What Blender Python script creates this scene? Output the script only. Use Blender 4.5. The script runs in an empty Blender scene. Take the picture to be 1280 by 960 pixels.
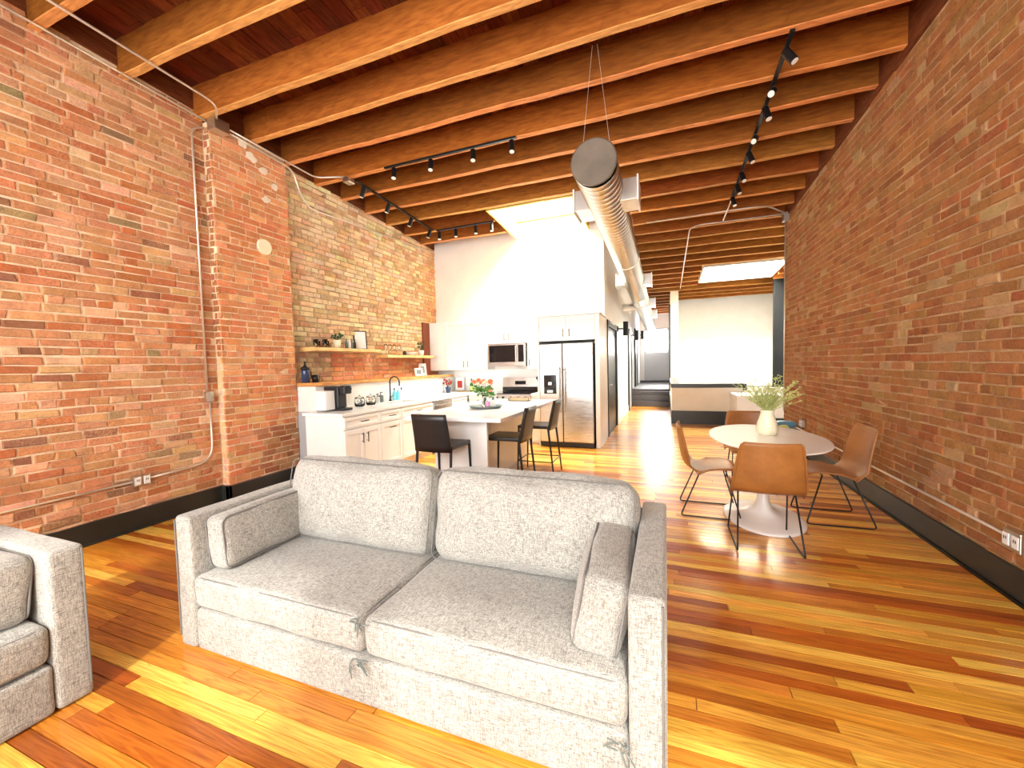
import bpy, math, random
from mathutils import Vector, Matrix, Euler
random.seed(7)
SC = bpy.context.scene
COL = SC.collection
PI = math.pi
def R(d): return math.radians(d)

# ------------------------------------------------------------------ camera
CAMH = 1.45
def cam_axes():
    y, p, r = R(20.848), R(2.761), R(-1.361)
    f = Vector((-math.sin(y)*math.cos(p), math.cos(y)*math.cos(p), -math.sin(p)))
    r0 = f.cross(Vector((0, 0, 1))).normalized(); u0 = r0.cross(f)
    return r0*math.cos(r)+u0*math.sin(r), -r0*math.sin(r)+u0*math.cos(r), f
RT, UP, FW = cam_axes()
cd = bpy.data.cameras.new('camera'); cam = bpy.data.objects.new('camera', cd); COL.objects.link(cam)
cd.sensor_width = 36; cd.lens = 505.3/1280*36; cd.clip_start = .05
m = Matrix((RT, UP, -FW)).transposed().to_4x4(); m.translation = (0, 0, CAMH)
cam.matrix_world = m; SC.camera = cam
def proj(p):
    d = Vector(p)-Vector((0, 0, CAMH)); w = d.dot(FW)
    if w < .05: return None
    return 640+505.3*d.dot(RT)/w, 480-505.3*d.dot(UP)/w

# ------------------------------------------------------------------ light
SC.view_settings.view_transform = 'Standard'; SC.view_settings.look = 'None'
SC.view_settings.gamma = 1; SC.view_settings.exposure = 0.62
wd = bpy.data.worlds.new('sky'); SC.world = wd; wd.use_nodes = True
bg = wd.node_tree.nodes['Background']; bg.inputs[0].default_value = (.93, .96, 1, 1); bg.inputs[1].default_value = 1.6
def sun(dirv, energy, ang, color):
    l = bpy.data.lights.new('sun', 'SUN'); l.energy = energy; l.angle = R(ang); l.color = color
    o = bpy.data.objects.new('sun', l); COL.objects.link(o)
    o.rotation_euler = Vector(dirv).to_track_quat('-Z', 'Y').to_euler()
sun((-.30, .95, -.93), 2.0, 2.0, (1, .95, .86))
def area(name, loc, d, sx, sy, power, color=(1, 1, 1), spread=180):
    l = bpy.data.lights.new(name, 'AREA'); l.shape = 'RECTANGLE'; l.size = sx; l.size_y = sy; l.energy = power; l.color = color; l.spread = R(spread)
    o = bpy.data.objects.new(name, l); COL.objects.link(o); o.location = loc
    o.rotation_euler = Vector(d).to_track_quat('-Z', 'Z').to_euler() if abs(d[2]) < .9 else Euler((0, 0, 0))
for wx in (-3.3, -1.35, .6):
    area('window_daylight', (wx, -2.05, 2.15), (0, 1, -.05), 1.5, 2.9, 115, (1, .98, .95))
area('kitchen_skylight_daylight', (-2.0, 6.9, 4.9), (0, 0, -1), 1.3, 1.3, 330, (1, .98, .93), 125)
area('rear_skylight_daylight', (1.8, 12.2, 4.6), (0, 0, -1), 1.7, 1.5, 1000, (1, .98, .93))

# ------------------------------------------------------------------ materials
def mat(name, color=(.8, .8, .8), rough=.5, metal=0, **k):
    m = bpy.data.materials.new(name); m.use_nodes = True
    nt = m.node_tree; b = nt.nodes['Principled BSDF']
    b.inputs['Base Color'].default_value = (*color, 1); b.inputs['Roughness'].default_value = rough; b.inputs['Metallic'].default_value = metal
    for kk, v in k.items(): b.inputs[kk.replace('_', ' ')].default_value = v
    m['b'] = 1
    return m
def N(m, t, **k):
    n = m.node_tree.nodes.new(t)
    for a, v in k.items():
        if a.startswith('i_'): n.inputs[a[2:].replace('_', ' ')].default_value = v
        else: setattr(n, a, v)
    return n
def L(m, a, ao, b, bi): m.node_tree.links.new(a.outputs[ao], b.inputs[bi])
def BS(m): return m.node_tree.nodes['Principled BSDF']
def coords(m, scale=(1, 1, 1), kind='Object'):
    tc = N(m, 'ShaderNodeTexCoord'); mp = N(m, 'ShaderNodeMapping'); mp.inputs['Scale'].default_value = scale
    L(m, tc, kind, mp, 'Vector'); return mp
def ramp(m, src, out, stops):
    r = N(m, 'ShaderNodeValToRGB'); e = r.color_ramp.elements
    while len(e) < len(stops): e.new(.5)
    for i, (p, c) in enumerate(stops): e[i].position = p; e[i].color = (*c, 1) if len(c) == 3 else c
    L(m, src, out, r, 'Fac'); return r
def mix(m, fac, a, b, mode='MIX'):
    x = N(m, 'ShaderNodeMix', data_type='RGBA', blend_type=mode)
    for v, i in ((fac, 0), (a, 6), (b, 7)):
        if isinstance(v, (int, float)): x.inputs[i].default_value = v
        elif isinstance(v, tuple) and not hasattr(v[0], 'outputs'): x.inputs[i].default_value = (*v, 1)
        else: m.node_tree.links.new(v[0].outputs[v[1]], x.inputs[i])
    return (x, 2)
def setc(m, s): m.node_tree.links.new(s[0].outputs[s[1]], BS(m).inputs['Base Color'])
def bump(m, src, out, st, dist=.01):
    b = N(m, 'ShaderNodeBump'); b.inputs['Strength'].default_value = st; b.inputs['Distance'].default_value = dist
    L(m, src, out, b, 'Height'); L(m, b, 'Normal', BS(m), 'Normal')
def noise(m, mp, scale, detail=4, rough=.6):
    n = N(m, 'ShaderNodeTexNoise'); n.inputs['Scale'].default_value = scale; n.inputs['Detail'].default_value = detail; n.inputs['Roughness'].default_value = rough
    L(m, mp, 0, n, 'Vector'); return n
def attr(m):
    return (N(m, 'ShaderNodeVertexColor', layer_name='Col'), 0)

def m_brick(name, lime, limeamt):
    m = mat(name, rough=.9); mp = coords(m)
    n1 = noise(m, mp, 9, 6, .65); n2 = noise(m, mp, 70, 5, .7); n3 = noise(m, mp, 1.7, 4, .6)
    r1 = ramp(m, n1, 0, [(.3, (.78, .76, .74)), (.7, (1.22, 1.2, 1.15))])
    c = mix(m, 1.0, attr(m), (r1, 0), 'MULTIPLY')
    r2 = ramp(m, n2, 0, [(.35, (.72, .7, .7)), (.55, (1.05, 1.05, 1.05))])
    c = mix(m, .7, c, (r2, 0), 'MULTIPLY')
    r3 = ramp(m, n3, 0, [(.44, (0, 0, 0)), (.66, (1, 1, 1))])
    rr = ramp(m, n2, 0, [(.42, (0, 0, 0)), (.62, (1, 1, 1))])
    f = mix(m, 1.0, (r3, 0), (rr, 0), 'MULTIPLY')
    f2 = mix(m, limeamt, (0, 0, 0), f)
    c = mix(m, f2, c, lime); setc(m, c); bump(m, n2, 0, .8, .008); return m
M = {}
M['brick'] = m_brick('red_brick', (.74, .46, .26), .55)
M['brick_pale'] = m_brick('limewash_and_skylight_brick', (.86, .72, .50), .9)  # residual whitewash, with skylight brightness painted into the tone
M['brick_tan'] = m_brick('brown_brick', (.40, .235, .105), .35)
def m_mortar(name, a, b):
    m = mat(name, rough=.95); mp = coords(m); n = noise(m, mp, 6, 8, .7); n2 = noise(m, mp, 80, 4)
    setc(m, (ramp(m, n, 0, [(.3, a), (.65, b)]), 0)); bump(m, n2, 0, .6, .006); return m
M['mortar'] = m_mortar('lime_mortar', (.60, .40, .23), (.95, .76, .52))
M['mortar_tan'] = m_mortar('brown_mortar', (.30, .17, .08), (.56, .37, .20))

def m_wood(name, sc, dark, rough, spec=.5, coat=0, grain=.8, bmp=.08):
    # grain runs along object X; tone from the colour attribute
    m = mat(name, rough=rough); BS(m).inputs['Specular IOR Level'].default_value = spec
    BS(m).inputs['Coat Weight'].default_value = coat; BS(m).inputs['Coat Roughness'].default_value = .12
    mp = coords(m, sc); a = N(m, 'ShaderNodeVertexColor', layer_name='Col')
    off = N(m, 'ShaderNodeVectorMath', operation='MULTIPLY_ADD'); L(m, a, 0, off, 0); off.inputs[1].default_value = (23, 17, 31)
    m.node_tree.links.new(mp.outputs[0], off.inputs[2])
    n = N(m, 'ShaderNodeTexNoise'); n.inputs['Scale'].default_value = 1; n.inputs['Detail'].default_value = 3; n.inputs['Distortion'].default_value = .6; L(m, off, 0, n, 'Vector')
    w = N(m, 'ShaderNodeMath', operation='MULTIPLY'); w.inputs[1].default_value = 9; L(m, n, 0, w, 0)
    s = N(m, 'ShaderNodeMath', operation='FRACT'); L(m, w, 0, s, 0)
    r = ramp(m, s, 0, [(0, dark), (.35, (1, 1, 1)), (.8, (1.0, 1.0, 1.0)), (1, dark)])
    c = mix(m, grain, (a, 0), (r, 0), 'MULTIPLY')
    n2 = N(m, 'ShaderNodeTexNoise'); n2.inputs['Scale'].default_value = 5; n2.inputs['Detail'].default_value = 6; L(m, off, 0, n2, 'Vector')
    r2 = ramp(m, n2, 0, [(.3, (.66, .58, .48)), (.7, (1.22, 1.22, 1.2))])
    c = mix(m, .8, c, (r2, 0), 'MULTIPLY'); setc(m, c)
    if bmp: bump(m, n2, 0, bmp, .004)
    return m
M['floor'] = m_wood('varnished_pine', (.9, 22, 22), (.58, .34, .14), .3, .5, .3, .6, .05)
M['joist'] = m_wood('old_joist_wood', (1.2, 7, 7), (.72, .55, .4), .75, .25, 0, .5, .4)
M['deck'] = m_wood('deck_boards', (7, 1.2, 7), (.6, .4, .3), .8, .2, 0, .6, .3)
M['shelfwood'] = m_wood('shelf_wood', (10, 1.2, 10), (.7, .5, .3), .5, .4, 0, .6, .1)
def m_paint(name, c, rough=.55, var=.04):
    m = mat(name, c, rough); mp = coords(m); n = noise(m, mp, 2.5, 4)
    r = ramp(m, n, 0, [(.3, tuple(x*(1-var) for x in c)), (.7, tuple(min(1, x*(1+var)) for x in c))]); setc(m, (r, 0))
    n2 = noise(m, mp, 120, 2); bump(m, n2, 0, .05, .002); return m
M['white'] = m_paint('white_wall_paint', (.86, .84, .80), .7)
M['cream'] = m_paint('cream_plaster', (.83, .74, .60), .8)
M['cab'] = m_paint('cabinet_white', (.88, .87, .84), .4)
M['quartz'] = m_paint('white_quartz', (.93, .93, .91), .18, .02)
M['black_paint'] = m_paint('charcoal_trim_paint', (.022, .024, .021), .35, .2)
M['grey_paint'] = m_paint('grey_panel', (.42, .42, .43), .5)
M['dark_step'] = m_paint('dark_stair_wood', (.06, .05, .05), .4, .2)
M['yellow_ply'] = m_paint('skylight_plywood', (.62, .43, .10), .7, .2)
def m_steel(name, c, rough, sc=(1, 1, 60)):
    m = mat(name, c, rough, 1); mp = coords(m, sc); n = noise(m, mp, 6, 3)
    r = ramp(m, n, 0, [(.3, (rough*.7,)*3), (.7, (rough*1.4,)*3)]); L(m, r, 0, BS(m), 'Roughness'); return m
M['steel'] = m_steel('brushed_stainless', (.62, .60, .58), .30)
def m_galv():
    m = mat('galvanised_steel', (.66, .66, .62), .33, 1); mp = coords(m)
    v = N(m, 'ShaderNodeTexVoronoi'); v.inputs['Scale'].default_value = 60; L(m, mp, 0, v, 'Vector')
    s = N(m, 'ShaderNodeSeparateColor'); L(m, v, 'Color', s, 0)
    r = ramp(m, s, 0, [(0, (.55, .54, .5)), (1, (.86, .85, .82))]); return m
M['galv'] = m_galv()
M['cap'] = m_paint('dull_duct_cap', (.16, .13, .10), .6, .25); BS(M['cap']).inputs['Metallic'].default_value = .5
M['conduit'] = mat('conduit_metal', (.78, .72, .62), .38, .75)
M['black'] = mat('black_metal', (.012, .012, .013), .38, .3)
M['blackleather'] = m_paint('black_leather', (.018, .016, .016), .35, .3)
M['blackglass'] = mat('black_glass', (.01, .01, .012), .08)
M['blackplastic'] = mat('black_plastic', (.02, .021, .024), .4)
M['plastic_white'] = mat('white_plastic', (.85, .85, .84), .35)
M['gloss_white'] = mat('gloss_white_table', (.9, .88, .85), .22)
M['ceramic'] = mat('cream_ceramic', (.86, .80, .58), .45)
M['glass'] = mat('clear_glass', (1, 1, 1), .03, Transmission_Weight=1.0, IOR=1.45)
def m_pane():
    m = bpy.data.materials.new('skylight_glass'); m.use_nodes = True; nt = m.node_tree; nt.nodes.clear()
    o = nt.nodes.new('ShaderNodeOutputMaterial'); t = nt.nodes.new('ShaderNodeBsdfTransparent'); g = nt.nodes.new('ShaderNodeBsdfGlossy'); x = nt.nodes.new('ShaderNodeMixShader')
    g.inputs['Roughness'].default_value = .03; t.inputs[0].default_value = (.97, .99, .98, 1); x.inputs[0].default_value = .08
    nt.links.new(t.outputs[0], x.inputs[1]); nt.links.new(g.outputs[0], x.inputs[2]); nt.links.new(x.outputs[0], o.inputs[0]); return m
M['pane'] = m_pane()
M['green_glass'] = mat('green_bottle_glass', (.03, .32, .05), .08, Transmission_Weight=.5)
M['blue_liquid'] = mat('turquoise_soap', (.25, .75, .85), .15, Transmission_Weight=.3)
M['lamp'] = mat('lamp_face', (1, 1, 1), .4, Emission_Color=(1, .95, .85, 1), Emission_Strength=4.0)
M['lens'] = mat('lamp_lens', (.9, .88, .82), .25)
M['windowlight'] = mat('bright_window', (1, 1, 1), .5, Emission_Color=(1, .99, .97, 1), Emission_Strength=30.0)
M['paper'] = mat('white_paper', (.9, .9, .88), .6)
M['photo'] = m_paint('grey_photo_print', (.25, .30, .28), .5, .6)
M['coral'] = m_paint('coral_petals', (.92, .33, .17), .7, .2)
M['red'] = m_paint('red_petals', (.55, .05, .05), .7, .3)
M['leaf'] = m_paint('green_leaf', (.10, .26, .04), .6, .3)
M['leaf_dark'] = m_paint('dark_green_leaf', (.02, .07, .025), .6, .3)
M['leaf_pale'] = m_paint('pale_yellow_green_leaf', (.50, .55, .20), .7, .2)
M['pink'] = mat('pink_wax', (.8, .35, .55), .5)
M['navy'] = mat('navy_glaze', (.03, .05, .12), .2)
M['slate'] = m_paint('slate_grey', (.14, .17, .16), .4, .3)
M['blue'] = m_paint('dusty_blue_plastic', (.12, .28, .42), .5, .2)
M['yellow'] = m_paint('yellow_green_wrap', (.62, .68, .15), .5, .2)
M['wicker'] = m_paint('wicker', (.45, .33, .2), .8, .4)
def m_fabric():
    m = mat('grey_heathered_fabric', rough=.95); BS(m).inputs['Sheen Weight'].default_value = .25
    a = noise(m, coords(m, (330, 38, 330)), 1, 2, .6); b = noise(m, coords(m, (38, 330, 330)), 1, 2, .6); c = noise(m, coords(m, (330, 330, 38)), 1, 2, .6)
    s = lambda n: ramp(m, n, 0, [(.34, (.58, .57, .56)), (.47, (.88, .88, .87)), (.58, (1.08, 1.08, 1.07))])
    big = ramp(m, noise(m, coords(m), 6, 3), 0, [(.3, (.90, .90, .90)), (.7, (1.06, 1.06, 1.06))])
    q = mix(m, 1.0, (.43, .41, .375), (s(a), 0), 'MULTIPLY'); q = mix(m, 1.0, q, (s(b), 0), 'MULTIPLY'); q = mix(m, 1.0, q, (s(c), 0), 'MULTIPLY'); q = mix(m, 1.0, q, (big, 0), 'MULTIPLY'); setc(m, q)
    bump(m, a, 0, .3, .003); return m
M['fabric'] = m_fabric()
M['piping'] = m_paint('grey_piping', (.17, .162, .15), .9, .2)  # darker than the fabric: shadow along the seams put into the colour
def m_leather():
    m = mat('cognac_leather', rough=.42); mp = coords(m); n = noise(m, mp, 5, 6, .7); n2 = noise(m, mp, 220, 3)
    setc(m, (ramp(m, n, 0, [(.25, (.24, .085, .018)), (.75, (.42, .17, .040))]), 0)); bump(m, n2, 0, .25, .002); return m
M['leather'] = m_leather()

# ------------------------------------------------------------------ mesh helpers
class MB:
    def __init__(s): s.v = []; s.f = []; s.c = []
    def add(s, vs, fs, col=None):
        n = len(s.v); s.v += [tuple(v) for v in vs]; s.f += [tuple(i+n for i in f) for f in fs]; s.c += [col]*len(fs); return s
    def box(s, x0, x1, y0, y1, z0, z1, col=None):
        return s.add([(x0,y0,z0),(x1,y0,z0),(x1,y1,z0),(x0,y1,z0),(x0,y0,z1),(x1,y0,z1),(x1,y1,z1),(x0,y1,z1)],
            [(0,3,2,1),(4,5,6,7),(0,1,5,4),(1,2,6,5),(2,3,7,6),(3,0,4,7)], col)
    def obox(s, c, size, rz=0, rx=0, ry=0, col=None):
        mt = Euler((rx, ry, rz)).to_matrix(); hx, hy, hz = [q/2 for q in size]; vs = []
        for z in (-hz, hz):
            for x, y in ((-hx,-hy),(hx,-hy),(hx,hy),(-hx,hy)): vs.append(mt @ Vector((x,y,z))+Vector(c))
        return s.add(vs, [(0,3,2,1),(4,5,6,7),(0,1,5,4),(1,2,6,5),(2,3,7,6),(3,0,4,7)], col)
    def cyl(s, p0, p1, r0, n=12, r1=None, caps=True):
        if r1 is None: r1 = r0
        p0, p1 = Vector(p0), Vector(p1); d = (p1-p0).normalized(); a = d.orthogonal().normalized(); b = d.cross(a); vs = []
        for p, r in ((p0, r0), (p1, r1)):
            for i in range(n): t = 2*PI*i/n; vs.append(p+(a*math.cos(t)+b*math.sin(t))*r)
        fs = [(i, (i+1) % n, n+(i+1) % n, n+i) for i in range(n)]
        if caps: fs += [tuple(range(n-1, -1, -1)), tuple(range(n, 2*n))]
        return s.add(vs, fs)
    def tube(s, pts, r, n=8, closed=False):
        pts = [Vector(p) for p in pts]; k = len(pts); vs = []; a = None
        for i, p in enumerate(pts):
            if closed: d = pts[(i+1) % k]-pts[i-1]
            else: d = pts[min(i+1, k-1)]-pts[max(i-1, 0)]
            d.normalize()
            a = d.orthogonal().normalized() if a is None else (a-d*a.dot(d)).normalized()
            b = d.cross(a)
            for j in range(n): t = 2*PI*j/n; vs.append(p+(a*math.cos(t)+b*math.sin(t))*r)
        fs = []
        for i in range(k if closed else k-1):
            for j in range(n): i2 = (i+1) % k; fs.append((i*n+j, i*n+(j+1) % n, i2*n+(j+1) % n, i2*n+j))
        if not closed: fs += [tuple(range(n-1, -1, -1)), tuple(range((k-1)*n, k*n))]
        return s.add(vs, fs)
    def lathe(s, prof, c=(0,0,0), n=24, sx=1, sy=1):
        vs = []; fs = []
        for r, z in prof:
            for j in range(n): t = 2*PI*j/n; vs.append((c[0]+r*math.cos(t)*sx, c[1]+r*math.sin(t)*sy, c[2]+z))
        for i in range(len(prof)-1):
            for j in range(n): fs.append((i*n+j, i*n+(j+1) % n, (i+1)*n+(j+1) % n, (i+1)*n+j))
        if prof[0][0] > 1e-4: fs.append(tuple(range(n-1, -1, -1)))
        if prof[-1][0] > 1e-4: fs.append(tuple(range((len(prof)-1)*n, len(prof)*n)))
        return s.add(vs, fs)
    def build(s, name, material, parent=None, smooth=False, bevel=0, seg=2, loc=None):
        me = bpy.data.meshes.new(name); me.from_pydata(s.v, [], s.f); me.materials.append(M[material] if isinstance(material, str) else material)
        if any(c is not None for c in s.c):
            ca = me.color_attributes.new('Col', 'FLOAT_COLOR', 'CORNER'); buf = []
            for f, c in zip(s.f, s.c):
                c = c or (.5, .5, .5); buf += [c[0], c[1], c[2], 1]*len(f)
            ca.data.foreach_set('color', buf)
        if smooth: me.polygons.foreach_set('use_smooth', [True]*len(me.polygons))
        me.update(); o = bpy.data.objects.new(name, me); COL.objects.link(o)
        if parent: o.parent = parent
        if loc: o.location = loc
        if bevel:
            b = o.modifiers.new('bevel', 'BEVEL'); b.width = bevel; b.segments = seg; b.limit_method = 'ANGLE'
            b.harden_normals = False
        return o
def tag(o, label=None, cat=None, group=None, kind=None):
    for k, v in (('label', label), ('category', cat), ('group', group), ('kind', kind)):
        if v: o[k] = v
    return o
def thing(name, loc=(0, 0, 0), rz=0, label=None, cat=None, group=None):
    o = bpy.data.objects.new(name, None); COL.objects.link(o); o.location = loc; o.rotation_euler = (0, 0, rz); o.empty_display_size = .1
    return tag(o, label, cat, group)
def S(o): o['kind'] = 'structure'; return o
def dup(o, parent=None):
    c = o.copy(); COL.objects.link(c); c.parent = parent
    for ch in list(o.children): dup(ch, c)
    return c
def arc(c, r, a0, a1, n, u, v):
    c, u, v = Vector(c), Vector(u), Vector(v)
    return [c+u*(r*math.cos(R(a0+(a1-a0)*i/n)))+v*(r*math.sin(R(a0+(a1-a0)*i/n))) for i in range(n+1)]
def fillet(pts, r, n=5):
    pts = [Vector(p) for p in pts]; out = [pts[0]]
    for i in range(1, len(pts)-1):
        a, p, b = pts[i-1], pts[i], pts[i+1]; u = (a-p); v = (b-p); q = min(r, u.length*.49, v.length*.49)
        s, e = p+u.normalized()*q, p+v.normalized()*q
        for k in range(n+1):
            t = k/n; out.append(s*(1-t)**2+p*2*t*(1-t)+e*t*t)
    out.append(pts[-1]); return out
def jit(c, a): return tuple(max(0, x*(1+random.uniform(-a, a))) for x in c)
def scl(c, k): return tuple(x*k for x in c)

# ------------------------------------------------------------------ room geometry constants
XL, XR, YB, YF = -4.62, 1.93, 7.62, -1.6
YE = 8.25; XRR = 3.45; YW = 15.6; YH = 18.5; XH = -1.05
def zc(y): return 4.25-.047*y            # underside of joists
JH = .30
SKK = (-2.73, -1.30, 6.15, 7.62)         # kitchen skylight
SKR = (0.9, 2.75, 11.4, 13.1)            # rear skylight

def brick_piece(mb, frame, u0, u1, z0, z1, out, col):
    # frame(u, z, d) -> point; chamfered rough brick standing proud by `out`
    j = lambda a: random.uniform(-a, a)
    a = [(u0+j(.004), z0+j(.0045)), (u1+j(.006), z0+j(.0045)), (u1+j(.006), z1+j(.0045)), (u0+j(.006), z1+j(.0045))]
    cu, cz = (u0+u1)/2, (z0+z1)/2; e = .006
    mid = [(u+(e if u < cu else -e)*random.uniform(.3, 1.6), z+(e if z < cz else -e)*random.uniform(.3, 1.3)) for u, z in a]
    vs = [frame(u, z, -.01) for u, z in a]+[frame(u, z, out*.45) for u, z in a]+[frame(u, z, out+j(.003)) for u, z in mid]
    fs = []
    for k in (0, 4):
        for i in range(4): fs.append((k+i, k+(i+1) % 4, k+4+(i+1) % 4, k+4+i))
    fs.append((8, 9, 10, 11))
    mb.add(vs, fs, col)
def brick_wall(parent, frame, ulen, top, colf, material, cap=300, skip=None, z0=.0, out=(.006, .016), course=.070, bl=.228, gap=.0125, name='brick'):
    lst = []; k = 0; z = z0
    while True:
        header = (k % 6 == 5); L_ = bl/2 if header else bl; u = ulen[0]-random.uniform(0, L_)-(L_/2 if k % 2 else 0)
        dz = random.uniform(-.003, .003)
        done = True
        while u < ulen[1]:
            l = L_*random.uniform(.86, 1.1)
            if random.random() < .06: l = L_*.55
            a, b = max(u+gap/2, ulen[0]), min(u+l-gap/2, ulen[1])
            t = z+course-gap*.95
            if b-a > .03 and z+course*.5 < top((a+b)/2):
                done = False
                if not (skip and skip((a+b)/2, (z+t)/2)):
                    lst.append((a, b, z+dz+random.uniform(-.002, .002), min(t+dz, top((a+b)/2)+.01)))
            u += l
        if done: break
        z += course; k += 1
        if z > 6: break
    def score(q):
        p = frame((q[0]+q[1])/2, (q[2]+q[3])/2, 0)
        ps = [proj(frame(q[i], q[j], 0)) for i, j in ((0, 2), (1, 2), (1, 3), (0, 3))]
        if any(x is None for x in ps): return -1
        cx = sum(x[0] for x in ps)/4; cy = sum(x[1] for x in ps)/4
        if not (5 < cx < 1275 and 5 < cy < 955): return -1
        ar = 0
        for i in range(4): x, y = ps[i]; x2, y2 = ps[(i+1) % 4]; ar += x*y2-x2*y
        return abs(ar)
    lst.sort(key=score, reverse=True)
    rest = MB()
    for i, q in enumerate(lst):
        c = colf((q[0]+q[1])/2, (q[2]+q[3])/2); o_ = random.uniform(*out)
        if random.random() < .05: o_ *= .3
        if i < cap and score(q) > 60:
            mb = MB(); brick_piece(mb, frame, *q, o_, c); mb.build(name, material, parent)
        else: brick_piece(rest, frame, *q, o_, c)
    if rest.v: tag(rest.build(name, material, parent), kind='stuff')

# ------------------------------------------------------------------ floor
def build_floor():
    fl = S(MB().box(XL-.3, XRR+.2, YF-.2, YH, -.12, -.012).build('floor', 'dark_step'))
    pal = [(.66, .27, .035), (.58, .20, .022), (.80, .42, .06), (.46, .13, .012), (.88, .56, .11), (.36, .09, .010), (.66, .30, .035), (.74, .36, .045), (.86, .50, .08)]
    w = .066; lst = []; y = YF
    while y < 13.6:
        x1 = XR if y < YE else XRR
        x = XL-random.uniform(0, 1.6)
        xl = XL if y < YB else XH
        while x < x1:
            l = random.uniform(.7, 2.9); a, b = max(x, xl), min(x+l, x1)
            if b-a > .02: lst.append((a, b, y, y+w))
            x += l
        y += w
    def sc(q):
        p = proj(((q[0]+q[1])/2, (q[2]+q[3])/2, 0)); 
        if not p: return -9
        return -abs((q[2]+q[3])/2) if (-250 < p[0] < 1530 and p[1] < 1150) else -99
    lst.sort(key=sc, reverse=True); rest = MB()
    for i, (a, b, y0, y1) in enumerate(lst):
        c = jit(random.choice(pal), .08); z = random.uniform(-.0012, 0)
        g = .0008
        mb = MB() if i < 300 else rest
        mb.add([(a+g, y0+g, -.012), (b-g, y0+g, -.012), (b-g, y1-g, -.012), (a+g, y1-g, -.012), (a+.002, y0+.002, z), (b-.002, y0+.002, z), (b-.002, y1-.002, z), (a+.002, y1-.002, z)],
            [(4,5,6,7),(0,1,5,4),(1,2,6,5),(2,3,7,6),(3,0,4,7)], c)
        if i < 300: mb.build('plank', 'floor', fl)
    tag(rest.build('plank', 'floor', fl), kind='stuff')
build_floor()

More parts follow.
